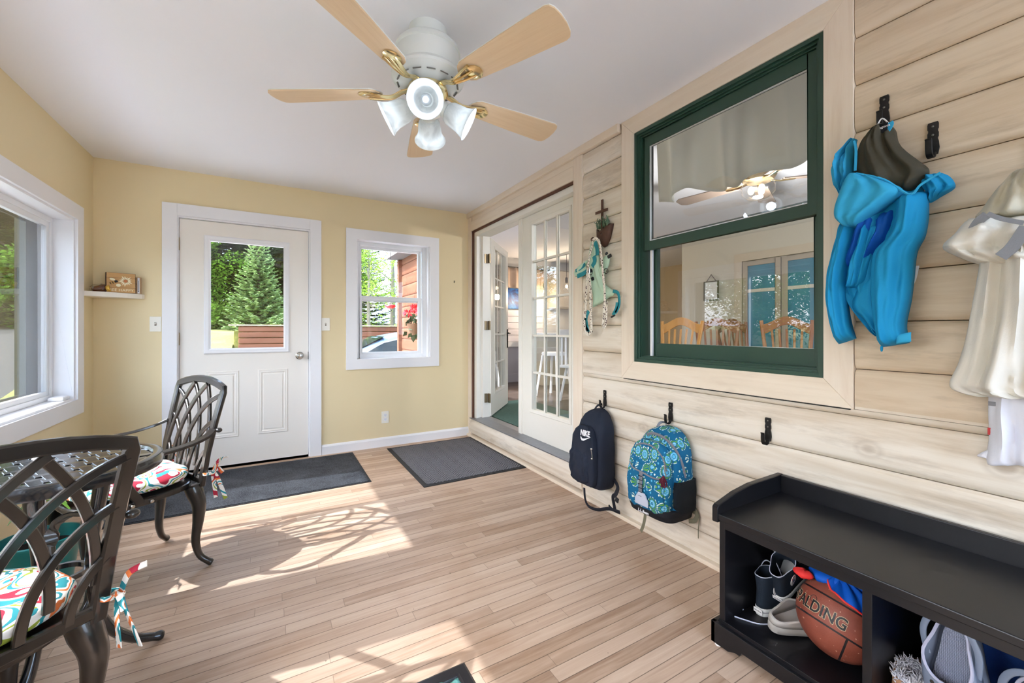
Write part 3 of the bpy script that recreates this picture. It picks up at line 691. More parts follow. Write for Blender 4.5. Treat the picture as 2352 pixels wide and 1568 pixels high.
# retaining wall of timbers
rw=empty('retaining_wall',(2,12.1,-.38)); tag(rw,'low retaining wall of stained timbers across the yard behind the car','wall')
for k in range(11):
    z=-.38+k*.148
    a_=onY(547,780,12.0).x
    P(MB().box(a_,9.0,12.0-.0+k*.004,12.22,z,z+.138),'timber',TIMBER,rw,bevel=.02)
P(MB().box(onY(527,750,12.3).x,9.0,12.0,12.28,-.38+11*.148,-.38+11*.148+.03),'cap_board',plain('pale_cap_board',srgb(176,150,118),.7),rw)
# foliage
def leafmat(name,a,b,trans=.35):
    m=NT(name); o=m.obj(); n=m.noise(o,9,3,.6); n2=m.noise(o,.9,2,.5)
    c=m.ramp(m.math('ADD',m.math('MULTIPLY',n,.6),m.math('MULTIPLY',n2,.4)),[(.3,a),(.7,b)])
    d=m.n('ShaderNodeBsdfDiffuse'); m.set(d,0,c); t=m.n('ShaderNodeBsdfTranslucent'); m.set(t,0,c)
    mx=m.n('ShaderNodeMixShader'); m.set(mx,0,trans); m.set(mx,1,d.outputs[0]); m.set(mx,2,t.outputs[0]); m.t.links.new(mx.outputs[0],m.out.inputs[0]); return m.mat
LF1=leafmat('maple_leaves',srgb(52,86,28),srgb(120,158,52)); LF2=leafmat('birch_leaves',srgb(96,136,40),srgb(176,206,92)); LF3=leafmat('spruce_needles',srgb(84,112,66),srgb(170,192,128),.2); LF4=leafmat('dark_conifer_needles',srgb(28,44,24),srgb(66,88,44),.1)
BARK=plain('tree_bark',srgb(96,82,68),.9,var=.3,vscale=12); BARKB=plain('birch_bark',srgb(110,104,92),.9,var=.3,vscale=12)
rr=random.Random(11)
def leafcloud(mb,n,cents,size,flat=.5):
    for _ in range(n):
        c,r=rr.choice(cents); 
        while True:
            p=Vector((rr.uniform(-1,1),rr.uniform(-1,1),rr.uniform(-1,1)))
            if .2<p.length<1: break
        p=Vector((c[0]+p.x*r,c[1]+p.y*r,c[2]+p.z*r*.8))
        s_=size*rr.uniform(.5,1.3); a=Vector((rr.uniform(-1,1),rr.uniform(-1,1),rr.uniform(-flat,flat))).normalized()
        b=a.cross(Vector((rr.uniform(-1,1),rr.uniform(-1,1),1))).normalized()
        mb.add([p-a*s_*.5,p+b*s_*.28,p+a*s_*.5,p-b*s_*.28],[(0,1,2,3)])
def broadtree_mesh(h,r,n,size,low=.12):
    cents=[]; 
    for _ in range(46):
        z=h*rr.uniform(low,1); k=(z/h-low)/(1-low); rad=r*(math.sin(math.pi*min(1,k*.86+.16))**.6)
        a=rr.uniform(0,6.28); q=rad*rr.uniform(.3,.85); cents.append(((q*math.cos(a),q*math.sin(a),z),r*rr.uniform(.18,.36)))
    mb=MB(); leafcloud(mb,n,cents,size); 
    tk=MB(); tk.tube([(0,0,0),(.03,0,h*.3),(0,.04,h*.6),(.03,0,h*.92)],[.02*h,.016*h,.009*h,.002*h],8)
    for c,q in cents[:16]:
        z0=c[2]*.72; tk.tube([(0,0,z0),(c[0]*.5,c[1]*.5,(z0+c[2])/2+.02),(c[0],c[1],c[2])],[.005*h,.003*h,.001*h],5)
    return mb,tk
def spruce_mesh(h,r,lv,needle,dens):
    mb=MB(); 
    for l in range(lv):
        k=l/lv; z=h*(.03+.97*k); rad=r*(1-k)**.85+.05; nb=int(9+8*(1-k))
        for b in range(nb):
            a=6.283*b/nb+l*.7+rr.uniform(-.2,.2); L=rad*rr.uniform(.72,1.12); d=Vector((math.cos(a),math.sin(a),0)); sd_=Vector((-math.sin(a),math.cos(a),0))
            m_=max(4,int(dens*L))
            for i in range(m_):
                t=(i+.5)/m_; p=d*(L*t)+Vector((0,0,z-.10*L*math.sin(t*2.6)+.16*L*t*t+rr.uniform(-.01,.01)))
                wd=needle*(1.25-.8*t)*rr.uniform(.6,1.1)
                for sgn in (-1,1):
                    q=p+sd_*sgn*wd*L*.30+d*wd*L*.2+Vector((0,0,rr.uniform(-.03,.03)))
                    n_=(d*.045+Vector((0,0,rr.uniform(-.02,.02))))
                    mb.add([p-n_*.7,p+n_*.7,q+n_*.3,q-n_*.3],[(0,1,2,3)])
    for i in range(6): mb.add([(0,0,h*.97),(.02,0,h*.97),(.0,.0,h*(1.0+.01*i))],[(0,1,2)])
    tk=MB().tube([(0,0,0),(0,0,h)],[.018*h,.003*h],8)
    return mb,tk
def tree(name,meshes,loc,rz,sc,label,group,leaf,bark,cat_='tree'):
    e=empty(name,loc,rz); e.scale=(sc,sc,sc); tag(e,label,cat_,group)
    if isinstance(meshes[0],MB):
        a=meshes[0].build('crown',leaf,e); b=meshes[1].build('trunk',bark,e,smooth=True); return a.data,b.data
    for nm,d in (('crown',meshes[0]),('trunk',meshes[1])):
        q=bpy.data.objects.new(nm,d); COL.objects.link(q); q.parent=e
    return meshes
# hero spruce behind the timbers, in the middle of the door glass
sp=onY(594,745,15.5); 
tree('spruce_tree',spruce_mesh(3.4,.95,30,.62,42),(sp.x,15.5,hgt(sp.x,15.5)-.1),0,1,'young pale green spruce in the middle of the entry door glass','',LF3,BARK)
for q in (COL.objects.get('spruce_tree'),):
    if 'group' in q: del q['group']
M1=tree('maple_tree',broadtree_mesh(7.5,3.0,15000,.15),(-2.75,17.8,1.1),0,.8,'leafy bright green tree at the left edge of the entry door glass','broadleaf trees at the edge of the wood',LF1,BARK)
tree('maple_tree',M1,(-2.2,22.5,1.2),2.1,1.15,'leafy tree behind the young spruce, left of its tip','broadleaf trees at the edge of the wood',LF1,BARK)
tree('maple_tree',M1,(1.95,20.0,1.2),4.1,.8,'leafy tree at the right edge of the entry door glass','broadleaf trees at the edge of the wood',LF1,BARK)
M2=tree('dark_conifer',spruce_mesh(10.5,2.3,46,.6,20),(-1.0,19.5,1.1),0,1,'tall dark conifer straight behind the young spruce','dark conifers at the edge of the wood',LF4,BARK)
k=0
for (x,y,s_,rz) in ((-3.2,20.5,1.0,1),(1.1,20,1.05,2),(-5.8,23,1.2,3),(3.9,24,1.0,4),(.2,25,1.3,5),(-7.8,20,1.1,.5),(-10.5,24,1.3,2.5)):
    tree('dark_conifer',M2,(x,y,1.1),rz,s_,['dark conifer behind the leafy tree at the left of the door glass','dark conifer right of the young spruce','dark conifer deep in the wood on the left','dark conifer deep in the wood on the right','tall dark conifer farthest back behind the spruce','dark conifer beyond the left side of the yard','tall conifer far beyond the left side of the yard'][k],'dark conifers at the edge of the wood',LF4,BARK); k+=1
M3=tree('birch_tree',broadtree_mesh(5.6,2.0,4600,.10,.05),(4.2,17,1.1),0,1,'pale leafy birch in the left part of the small window','birches behind the retaining wall',LF2,BARKB)
tree('birch_tree',M3,(5.9,18.5,1.1),2,1.0,'pale leafy birch in the middle of the small window','birches behind the retaining wall',LF2,BARKB)
tree('birch_tree',M3,(3.0,15.6,1.1),4,.62,'short birch just behind the timbers at the left of the small window','birches behind the retaining wall',LF2,BARKB)
tree('birch_tree',M3,(4.9,14.8,1.1),1,.55,'low birch just behind the timbers in the middle of the small window','birches behind the retaining wall',LF2,BARKB)
k=0
for (x,y,s_,rz) in ((-6.6,18.5,.95,0),(-9.2,25,1.25,1),(-12.5,33,1.5,2),(-14,15,1.2,4),(-16.5,23,1.3,3),(-15,9.5,1.1,5),(-20,13,1.4,2.6)):
    tree('maple_tree',M1,(x,y,-.38),rz,s_,'%s in the left window'%['nearest leafy tree','leafy tree at the left','tall leafy tree in the middle','tall leafy tree farther back','leafy tree at the right edge','leafy tree past the left edge','tallest leafy tree farthest away'][k],'trees beyond the left window',LF1,BARK); k+=1
# low leafy brush at the foot of the wood
k=0
M5=None
for (x,y,s_) in ((-3.4,16.6,1),(-2.0,17.2,1.1),(-.9,17.6,.9),(1.0,16.8,1.0),(-5.2,17.5,1.2)):
    mm=M5
    if mm is None:
        b_=MB(); leafcloud(b_,3500,[((rr.uniform(-.7,.7),rr.uniform(-.4,.4),rr.uniform(.1,.8)),.3) for _ in range(14)],.09); t_=MB()
        for _ in range(8): t_.tube([(0,0,0),(rr.uniform(-.5,.5),rr.uniform(-.3,.3),.8)],[.012,.004],5)
        mm=(b_,t_)
    r_=tree('bush',mm,(x,y,hgt(x,y)),k*1.3,s_,['leafy bush at the far left of the meadow in the door glass','leafy bush behind the meadow left of the spruce','small bush close behind the left side of the spruce','bush close behind the right side of the spruce','large bush beyond the left edge of the meadow'][k],'bushes at the edge of the meadow',LF1 if k%2 else LF2,BARK,'bush')
    if M5 is None: M5=r_
    k+=1
# car parked in front of the timbers
CARP=plain('silver_blue_car_paint',srgb(92,112,136),.3,.15,var=.02); CGL=plain('tinted_car_glass',(.012,.018,.02,1),.08,var=.0,Specular_IOR_Level=.18); CHR=plain('bright_trim',srgb(214,218,222),.2,.9); TIRE=plain('tire_rubber',(.02,.02,.022,1),.8)
car=empty('car',(2.47,9.3,-.37)); tag(car,'silver blue car parked outside the small window in front of the timber wall','car')
def carsec(x):
    # half width at sill, belt, roof; heights of belt and roof
    bl=interp([(-2.3,.55),(-2.2,.72),(-1.3,.90),(.9,.98),(2.0,1.0),(2.25,.85),(2.3,.6)],x)
    rf=interp([(-2.3,.56),(-1.35,.92),(-.55,1.35),(-.1,1.45),(.6,1.47),(1.3,1.40),(1.8,1.2),(2.1,1.02),(2.3,.62)],x)
    return bl,max(rf,bl+.005)
st=[-2.3,-2.2,-1.9,-1.6,-1.35,-1.1,-.85,-.55,-.3,0,.4,.8,1.2,1.5,1.8,2.0,2.15,2.3]
def cring(x):
    bl,rf=carsec(x); w_=.9*(1-.10*abs(x/2.3)**4); wr=w_*(1-.28*min(1,(rf-bl)/.45))
    L=[(w_*.93,.22),(w_,.4),(w_,.65),(w_*.97,bl),(wr+.02,rf-.07),(wr-.1,rf-.005),(wr*.4,rf+.012)]
    return [(x,a,b) for a,b in L]+[(x,-a,b) for a,b in L[::-1]]
mb=MB(); n=14
for x in st: mb.v+= [tuple(v) for v in cring(x)]
for i in range(len(st)-1):
    for j in range(n-1): mb.f.append([i*n+j,i*n+j+1,(i+1)*n+j+1,(i+1)*n+j]); mb.m.append(0)
mb.f.append(list(range(n))); mb.m.append(0); mb.f.append([(len(st)-1)*n+j for j in range(n)]); mb.m.append(0)
mb.build('body',CARP,car,smooth=True,ang=50)
def sidepane(x0,x1,s,nm):
    m_=MB(); xs=[x0+(x1-x0)*i/8 for i in range(9)]; lo_,hi_=[],[]
    for x in xs:
        bl,rf=carsec(x); w_=.9*(1-.10*abs(x/2.3)**4); wr=w_*(1-.28*min(1,(rf-bl)/.45)); top=max(rf-.10,bl+.02); t=(top-bl)/(rf-.07-bl) if rf-.07-bl>.01 else 0
        lo_.append((x,s*(w_*.97+.006),bl+.025)); hi_.append((x,s*(lerp(w_*.97,wr+.02,min(1,t))+.006),top))
    m_.add(lo_+hi_,[[i,i+1,10+i,9+i] for i in range(8)]); m_.build(nm,CGL,car,solid=.004)
    m2=MB().tube(hi_,.012,6); m2.tube([lo_[-1],hi_[-1]],.012,6); m2.build('window_trim',CHR,car)
for s in (-1,1): sidepane(-1.02,-.02,s,'side_window'); sidepane(.04,.9,s,'side_window'); sidepane(.97,1.6,s,'side_window')
m_=MB()
def wsf(u,v):
    x=lerp(-1.3,-.5,v); bl,rf=carsec(x); return Vector((x,lerp(-.66,.66,u),rf+.018))
m_.grid(wsf,8,6); m_.build('windshield',CGL,car,solid=.004)
for s in (-1,1): MB().ell((-.92,s*.98,.99),(.07,.1,.075)).bar([(-.92,s*.86,.95),(-.92,s*.95,.97)],.03,.03,(0,0,1)).build('wing_mirror',CARP,car,smooth=True)
for sx in (-1.4,1.35):
    for s in (-1,1): MB().lathe([(0,-.1),(.2,-.1),(.31,-.09),(.33,-.05),(.33,.05),(.31,.09),(.2,.1),(0,.1)],28,(sx,s*.82,.33),rotm('X',R(90))).build('wheel',TIRE,car,smooth=True)
# feeder and flower basket outside the small window
RED=plain('red_feeder_plastic',srgb(200,30,36),.3); 
fp=onY(897,703,5.2); fe=empty('bird_feeder',fp); tag(fe,'red saucer hummingbird feeder hanging outside the small window','bird feeder')
MB().lathe([(0,-.03),(.03,-.028),(.055,-.012),(.066,.0),(.06,.012),(.03,.02),(0,.024)],28).build('dish',RED,fe,smooth=True)
MB().tube([(0,0,.02),(0,0,.9)],.003,6).build('hanger',DARKGAP,fe); MB().lathe([(0,.02),(.012,.02),(.02,.05),(.02,.12),(0,.13)],14).build('bottle',GLASS,fe,smooth=True)
fb=empty('flower_basket',(1.52,4.95,1.2)); tag(fb,'hanging basket of red flowers with dark leaves against the stained logs outside','flower basket')
MB().lathe([(0,-.12),(.08,-.12),(.12,.0),(.125,.02),(.11,.02),(0,.0)],20).build('basket',plain('brown_basket',srgb(98,70,48),.9),fb,smooth=True)
MB().tube([(-.1,0,.02),(0,0,.5),(.1,0,.02)],.003,6).tube([(0,0,.5),(0,0,1.07)],.003,6).build('hanger',DARKGAP,fb)
rr2=random.Random(3)
fl_=plain('red_petals',srgb(226,60,72),.6,var=.15,vscale=30); lv=plain('dark_glossy_leaf',srgb(52,78,44),.4,var=.25,vscale=20)
def petalcluster(c,n,s_):
    m_=MB()
    for _ in range(n):
        a=Vector((rr2.uniform(-1,1),rr2.uniform(-1,1),rr2.uniform(-.6,1))).normalized(); b=a.orthogonal().normalized(); p=Vector(c)+a*s_*.3
        m_.add([p,p+(a+b*.6)*s_*.5,p+a*s_,p+(a-b*.6)*s_*.5],[(0,1,2,3)])
    return m_
for c in ((-.13,-.05,.14),(-.06,-.08,.20),(.02,-.05,.16),(.07,.0,.22),(-.02,.05,.18)): petalcluster(c,26,.05).build('blossom',fl_,fb,solid=.002)
m_=MB()
for _ in range(40):
    c=Vector((rr2.uniform(-.1,.1),rr2.uniform(-.1,.1),rr2.uniform(-.14,.14))); a=Vector((rr2.uniform(-1,.6),rr2.uniform(-1,.6),rr2.uniform(-1,.3))).normalized(); b=a.cross(Vector((0,1,.3))).normalized(); L=rr2.uniform(.06,.1)
    m_.add([c,c+(a*.35+b*.35)*L,c+a*L,c+(a*.35-b*.35)*L],[(0,1,2),(0,2,3)])
m_.build('leaves',lv,fb,solid=.001)
# ================================================================= porch ceiling fan
FANW=plain('fan_white_enamel',srgb(226,230,226),.3,var=.015)
BLADE=m_grain('fan_blade_wood',0,[(.2,srgb(214,184,146)),(.5,srgb(226,200,164)),(.85,srgb(234,212,180))],s1=3,s2=60,knots=False,stain=.0,rough=.45)
m=NT('marbled_glass'); o=m.obj(); n=m.noise(o,14,4,.6,1.5)
c=m.ramp(n,[(.35,srgb(222,224,222)),(.6,srgb(240,242,240))]); t_=m.n('ShaderNodeBsdfTranslucent'); m.set(t_,0,c)
b_=m.n('ShaderNodeBsdfPrincipled'); m.set(b_,'Base Color',c); m.set(b_,'Roughness',.18); x_=m.n('ShaderNodeMixShader'); m.set(x_,0,.5); m.set(x_,1,b_.outputs[0]); m.set(x_,2,t_.outputs[0]); m.t.links.new(x_.outputs[0],m.out.inputs[0]); MARB=m.mat
CLEARB=plain('clear_bulb_glass',srgb(225,228,226),.08,var=0,Transmission_Weight=.7)
LAMPFILL=0.35; FC=Vector((.566,1.69,ZC)); fan=empty('ceiling_fan',FC); tag(fan,'white and brass ceiling fan with five light wood blades and four frosted lights','ceiling fan')
MB().lathe([(0,0),(.078,0),(.077,-.02),(.074,-.065),(0,-.065)],40).build('canopy',FANW,fan,smooth=True)
MB().lathe([(0,-.06),(.10,-.062),(.118,-.070),(.132,-.085),(.136,-.10),(.129,-.104),(.131,-.108),(.128,-.15),(.125,-.175),(.135,-.182),(.138,-.188),(.150,-.2),(.150,-.212),(.135,-.226),(.105,-.24),(.085,-.247),(0,-.247)],56).build('motor_housing',FANW,fan,smooth=True)
mb=MB()
for k in range(14):
    a=2*math.pi*k/14; M=rotm('Z',a)@rotm('Y',R(44)); mb.obox((math.cos(a)*.122,math.sin(a)*.122,-.232),(.012,.034,.004),M)
mb.build('vent_slots',plain('vent_dark',srgb(120,118,112),.6),fan)
MB().lathe([(0,-.245),(.082,-.247),(.084,-.262),(.078,-.268),(0,-.268)],40).build('brass_ring',BRS if 'BRS' in globals() else FANW,fan,smooth=True)
for k in range(5):
    a=2.577-R(72)*k; M=rotm('Z',a)@rotm('X',R(-11)); zz=Vector((0,0,-.262))
    poly=[]; 
    for i in range(9): t=math.pi*(i/8); poly.append((.235-.045*math.sin(t), -.052*math.cos(t)))   # rounded root
    tip=[(.635,.072),(.652,.066),(.662,.05),(.668,.02),(.668,-.02),(.662,-.05),(.652,-.066),(.635,-.072)]
    poly=[(.235,-.05),(.215,-.04),(.20,-.02),(.195,0),(.20,.02),(.215,.04),(.235,.05)]+[(.45,.064)]+tip+[(.45,-.064)]
    mb=MB().prism(poly,2,-.0045,.0015); mb2=MB().prism(poly,2,.0015,.005)
    bo=mb.build('blade',BLADE,fan,bevel=.001); bo.matrix_local=Matrix.Translation(zz)@M.to_4x4()
    mb2.build('blade_top',FANW,bo)
    br=MB()
    for s in (-1,0,1):
        br.sweep(cat([(.07,s*.006,.012),(.11,s*.007,.004),(.15,s*.008,-.014),(.19,s*.014,-.016),(.23,s*.022,-.012),(.26,s*.026,-.008)],5),[(math.cos(q*math.pi/4)*.0075,math.sin(q*math.pi/4)*.0055) for q in range(8)])
    br.ell((.258,.012,-.007),(.036,.034,.006),24,8)
    br.build('blade_bracket',BRS,bo,smooth=True)
MB().lathe([(0,-.268),(.055,-.268),(.062,-.275),(.064,-.32),(.06,-.345),(.04,-.362),(.018,-.37),(0,-.371)],40).build('light_hub',FANW,fan,smooth=True)
for k in range(4):
    az=R(-112+90*k); ez=empty('light_fitting',(0,0,-.315),parent=fan); ez.rotation_euler=(0,0,az)
    T=rotm('Y',R(118))   # local z of the shade axis leans outwards and down
    AX=T@Vector((0,0,1)); b0=Vector((.058,0,-.01))
    f_=MB().lathe([(0,-.005),(.026,-.005),(.030,.0),(.030,.02),(.026,.024),(0,.024)],24,b0,T); f_.build('fitter',FANW,ez,smooth=True)
    KS=1.14; sh=[(.024,.018),(.034,.022),(.041,.036),(.044,.058),(.046,.08),(.053,.1),(.062,.113),(.0605,.113),(.051,.099),(.0435,.08),(.0415,.058),(.0385,.037),(.032,.0245),(.022,.020)]
    MB().lathe([(a_*KS,b_*KS) for a_,b_ in sh],40,b0,T).build('lamp_shade',MARB,ez,smooth=True)
    lb_=bpy.data.lights.new('lamp_bulb_light','POINT'); lb_.energy=LAMPFILL; lb_.color=(.80,.92,1.12); lb_.shadow_soft_size=.03; lo_=bpy.data.objects.new('lamp_bulb_light',lb_); COL.objects.link(lo_); lo_.parent=ez; lo_.location=b0+AX*.125  # cool fill light added in each shade to brighten ceiling and walls
    MB().lathe([(0,.02),(.014,.02),(.014,.045),(.02,.06),(.0225,.075),(.02,.09),(.012,.101),(0,.104)],20,b0,T).build('bulb',CLEARB,ez,smooth=True)
# ================================================================= wall fittings
def switch(x,z,label):
    e=empty('light_switch',(x,YF,z)); tag(e,label,'light switch')
    MB().prism([(-.035,-.058),(.035,-.058),(.035,.058),(-.035,.058)],1,-.006,0).build('plate',IVORY,e,bevel=.002)
    MB().box(-.006,.006,-.0065,-.0055,-.013,.013).build('slot',plain('switch_slot',srgb(120,112,98),.6),e)
    MB().obox((0,-.010,.004),(.008,.014,.010),rotm('X',R(25))).build('toggle',IVORY,e,bevel=.001)
switch(-.788,1.187,'ivory toggle light switch left of the white entry door'); switch(.418,1.194,'ivory toggle light switch between the entry door and the small window')
e=empty('power_outlet',(.954,YF,.285)); tag(e,'white double power outlet low on the yellow wall','power outlet')
MB().prism([(-.035,-.058),(.035,-.058),(.035,.058),(-.035,.058)],1,-.006,0).build('plate',IVORY,e,bevel=.002)
for s in (-1,1):
    MB().lathe([(0,0),(.017,0),(.0165,.003),(0,.003)],24,(0,-.006,s*.02),rotm('X',R(90))).build('socket',WHT,e,smooth=True)
    MB().box(-.007,-.005,-.0095,-.009,s*.02-.002,s*.02+.007).box(.005,.007,-.0095,-.009,s*.02-.002,s*.02+.007).box(-.002,.002,-.0095,-.009,s*.02-.009,s*.02-.006).build('slots',DARKGAP,e)
nl=MB().tube([(1.679,YF,1.655),(1.679,YF-.02,1.65),(1.679,YF-.022,1.668)],.0022,6).box(1.677,1.681,YF-.003,YF,1.645,1.67).build('wall_nail',DARKGAP); tag(nl,'tiny dark nail in the bare yellow wall right of the small window','nail')
# sill block
o=MB().lathe([(0,0),(.5,0),(.5,.22),(.42,.30),(0,.32)],4,M=rotm('Z',R(45))); o.v=[(v[0]*.10,v[1]*.15,v[2]*.075) for v in o.v]
o=o.build('sill_box',WHT,loc=(-1.185,3.735,.6931),bevel=.004); tag(o,'small white plastic box on the sill of the left window','plastic box')
# ================================================================= corner shelf and its things
SHF=plain('cream_shelf_paint',srgb(238,230,214),.5,var=.015)
poly=[(XL,YF),(-.852,YF),(-.862,YF-.03),(-.93,YF-.10),(-1.03,YF-.175),(XL,YF-.225)]
o=MB().prism(poly,2,1.377,1.412).build('corner_shelf',SHF,bevel=.002); tag(o,'cream three-sided corner shelf between left wall and entry door','shelf')
wb=empty('wooden_sign_block',(-.975,4.065,1.4121),R(18)); tag(wb,'square wooden block with a painted bee and daisy, on the corner shelf','sign block')
WOOD=m_grain('sign_wood',0,[(.2,srgb(160,118,70)),(.5,srgb(196,152,98)),(.85,srgb(212,172,118))],s1=4,s2=50,knots=False,stain=.0)
DW=plain('dark_stained_edge',srgb(84,58,36),.7,var=.2)
MB().box(-.075,.085,-.018,.018,0,.145).build('block',DW,wb,bevel=.001)
m_=MB()
for k in range(4): m_.box(-.070,.083,-.0195,-.0175,.003+k*.0355,.037+k*.0355)
m_.build('front_slats',WOOD,wb)
m_=MB(); 
for k in range(15):
    a=2*math.pi*k/15; L=.032+.010*((k*7)%3)/2; c_=Vector((.030,-.0203,.088)); d=Vector((math.cos(a),0,math.sin(a))); q=Vector((-math.sin(a),0,math.cos(a)))
    m_.add([c_+d*.010,c_+d*(L*.6)+q*.0045,c_+d*L,c_+d*(L*.6)-q*.0045],[(0,1,2,3)])
CRM=plain('cream_paint',srgb(236,226,190),.6); m_.build('daisy_petals',CRM,wb,solid=.0006)
MB().lathe([(0,0),(.010,0),(.009,.001),(0,.0015)],20,(.030,-.0205,.088),rotm('X',R(90))).build('daisy_centre',plain('rust_paint',srgb(190,112,60),.6),wb)
m_=MB().ell((-.040,-.021,.072),(.019,.0012,.010),16,8,rotm('Y',R(-28))); m_.build('bee_body',plain('gold_paint',srgb(186,140,66),.5),wb,smooth=True)
m_=MB()
for k in range(3): m_.obox((-.050+k*.012,-.0225,.067+k*.006),(.004,.001,.017),rotm('Y',R(-28)))
m_.ell((-.020,-.021,.083),(.010,.0012,.008)); m_.build('bee_stripes',plain('black_paint',(.015,.013,.012,1),.6),wb)
m_=MB().ell((-.040,-.021,.096),(.016,.0008,.009),14,6,rotm('Y',R(20))).ell((-.008,-.021,.055),(.013,.0008,.011)); m_.build('bee_wings',CRM,wb)
lettering('lettering','BEE HAPPY',.026,frame4((.008,-.0196,.020),(1,0,0),(0,0,1)),CRM,wb,sx=1.05)
e=empty('thermometer_block',(-.862-.02,4.115,1.4121),R(8)); tag(e,'narrow upright wooden thermometer at the right end of the corner shelf','thermometer')
MB().box(-.019,.019,-.010,.010,0,.125).build('block',plain('driftwood',srgb(182,150,112),.8,var=.15,vscale=40),e,bevel=.002)
MB().box(-.004,.008,-.0115,-.0098,.004,.122).build('scale',WHT,e); MB().tube([(.002,-.0125,.02),(.002,-.0125,.1)],.0012,6).ell((.002,-.0125,.018),.0032).build('tube',DARKGAP,e)
lettering('lettering','HONEY',.016,frame4((-.012,-.0102,.06),(0,0,1),(-1,0,0)),plain('brown_ink',srgb(120,84,56),.7),e,sx=1.3)
e=empty('honey_jar',(-1.068,4.055,1.4121),R(20)); tag(e,'small amber jar lying in a clear bag at the left end of the corner shelf','jar')
AMB=plain('amber_syrup',srgb(120,60,22),.12,var=.1,Transmission_Weight=.3)
MB().lathe([(0,-.05),(.018,-.05),(.026,-.043),(.028,-.03),(.028,.012),(.022,.024),(.018,.03),(0,.03)],24,(0,0,.028),rotm('Y',R(68))@rotm('X',R(20))).build('bottle',AMB,e,smooth=True)
MB().lathe([(0,.0),(.026,.0),(.027,.004),(.027,.014),(.024,.018),(0,.018)],24,(.03,-.022,.028),rotm('Y',R(75))@rotm('X',R(35))).build('lid',plain('gold_lid',srgb(222,178,80),.35,.5),e,smooth=True)
m_=MB().ell((-.002,-.004,.03),(.062,.032,.03),24,12,fn=lambda p,a,b: p*(1+.12*math.sin(7*a+3*b)+.07*math.sin(13*b))); m_.v=[(v[0],v[1],max(v[2],.001)) for v in m_.v]
m_.build('clear_bag',m_glass('clear_plastic',(.97,.97,.96,1),1.5,rough=.15),e,smooth=True)
# ================================================================= mats
def m_carpet(name,a,b,sc=160,grey=None):
    m=NT(name); o=m.obj(); n=m.noise(o,sc,3,.7); n2=m.noise(o,5,3,.6)
    c=m.ramp(m.math('ADD',m.math('MULTIPLY',n,.7),m.math('MULTIPLY',n2,.3)),[(.35,a),(.68,b)]); m.bsdf(c,.95,0,m.bump(n,.9,.004),Specular_IOR_Level=.15); return m.mat
e=empty('doormat',(-.12,3.65,0)); tag(e,'wide charcoal carpet mat in front of the entry door','doormat')
MB().box(-.80,.748,-.415,.415,.0004,.008).build('pile',m_carpet('charcoal_pile',srgb(26,28,33),srgb(88,92,98)),e)
MB().box(-.815,.76,-.43,.427,.0002,.004).build('rubber_edge',plain('black_rubber',(.012,.012,.014,1),.7),e)
e=empty('doormat',(1.385,3.475,0)); tag(e,'grey ribbed doormat with a black rubber border below the french door step','doormat')
m=NT('grey_ribbed_pile'); o=m.obj(); s=m.sep(o)
w1=m.math('SINE',m.math('MULTIPLY',m.math('ADD',s[0],s[1]),230)); w2=m.math('SINE',m.math('MULTIPLY',m.math('SUBTRACT',s[0],s[1]),230))
ck=m.math('GREATER_THAN',m.math('SINE',m.math('MULTIPLY',s[0],60)),0.0); h_=m.math('ADD',m.math('MULTIPLY',w1,ck),m.math('MULTIPLY',w2,m.math('SUBTRACT',1.0,ck)))
n=m.noise(o,120,3,.7); cc=m.ramp(m.math('ADD',m.math('MULTIPLY',h_,.16),n),[(.3,srgb(66,67,72)),(.75,srgb(128,128,134))]); m.bsdf(cc,.95,0,m.bump(h_,.8,.003)); 
MB().box(-.405,.405,-.53,.53,.0004,.009).build('pile',m.mat,e); MB().box(-.44,.44,-.565,.565,.0002,.005).build('rubber_edge',plain('black_rubber',(.012,.012,.014,1),.7),e,bevel=.001)
# ================================================================= cast metal chairs, cushions, table
CAST=plain('black_bronze_casting',srgb(40,36,33),.32,.3,var=.12,vscale=8,bump=.05,bscale=120,Coat_Weight=.8,Coat_Roughness=.12)
def m_cushion(name,off):
    m=NT(name); o=m.obj(); v=m.mapping(o,loc=off)
    n=m.noise(v,4.0,1.5,.5,2.0); n2=m.noise(m.mapping(o,loc=(off[0]+5,off[1],3)),4.2,1,.5,.8)
    W=srgb(244,240,232); RD=srgb(178,34,60); TE=srgb(40,140,150); OL=srgb(150,164,56); ORG=srgb(226,120,60)
    a=m.ramp(n,[(0,W),(.37,RD),(.415,W),(.455,TE),(.49,W),(.525,OL),(.55,W),(.58,RD),(.62,W)],'CONSTANT')
    b=m.ramp(n,[(0,W),(.35,TE),(.40,W),(.44,ORG),(.48,W),(.51,TE),(.545,W),(.60,ORG),(.64,RD),(.67,W)],'CONSTANT')
    c=m.mix(m.math('GREATER_THAN',n2,.5),a,b); m.bsdf(c,.85,0,m.bump(m.noise(o,260,2,.6),.2,.001)); return m.mat
def byz(z): return -.215-.095*max(0,(z-.4)/.48)**1.25
def inside(x,z): 
    xs=.205+.03*((z-.4)/.45); return abs(x)<xs-.004 and z<.838+.037*(1-(x/.235)**2) and z>.40
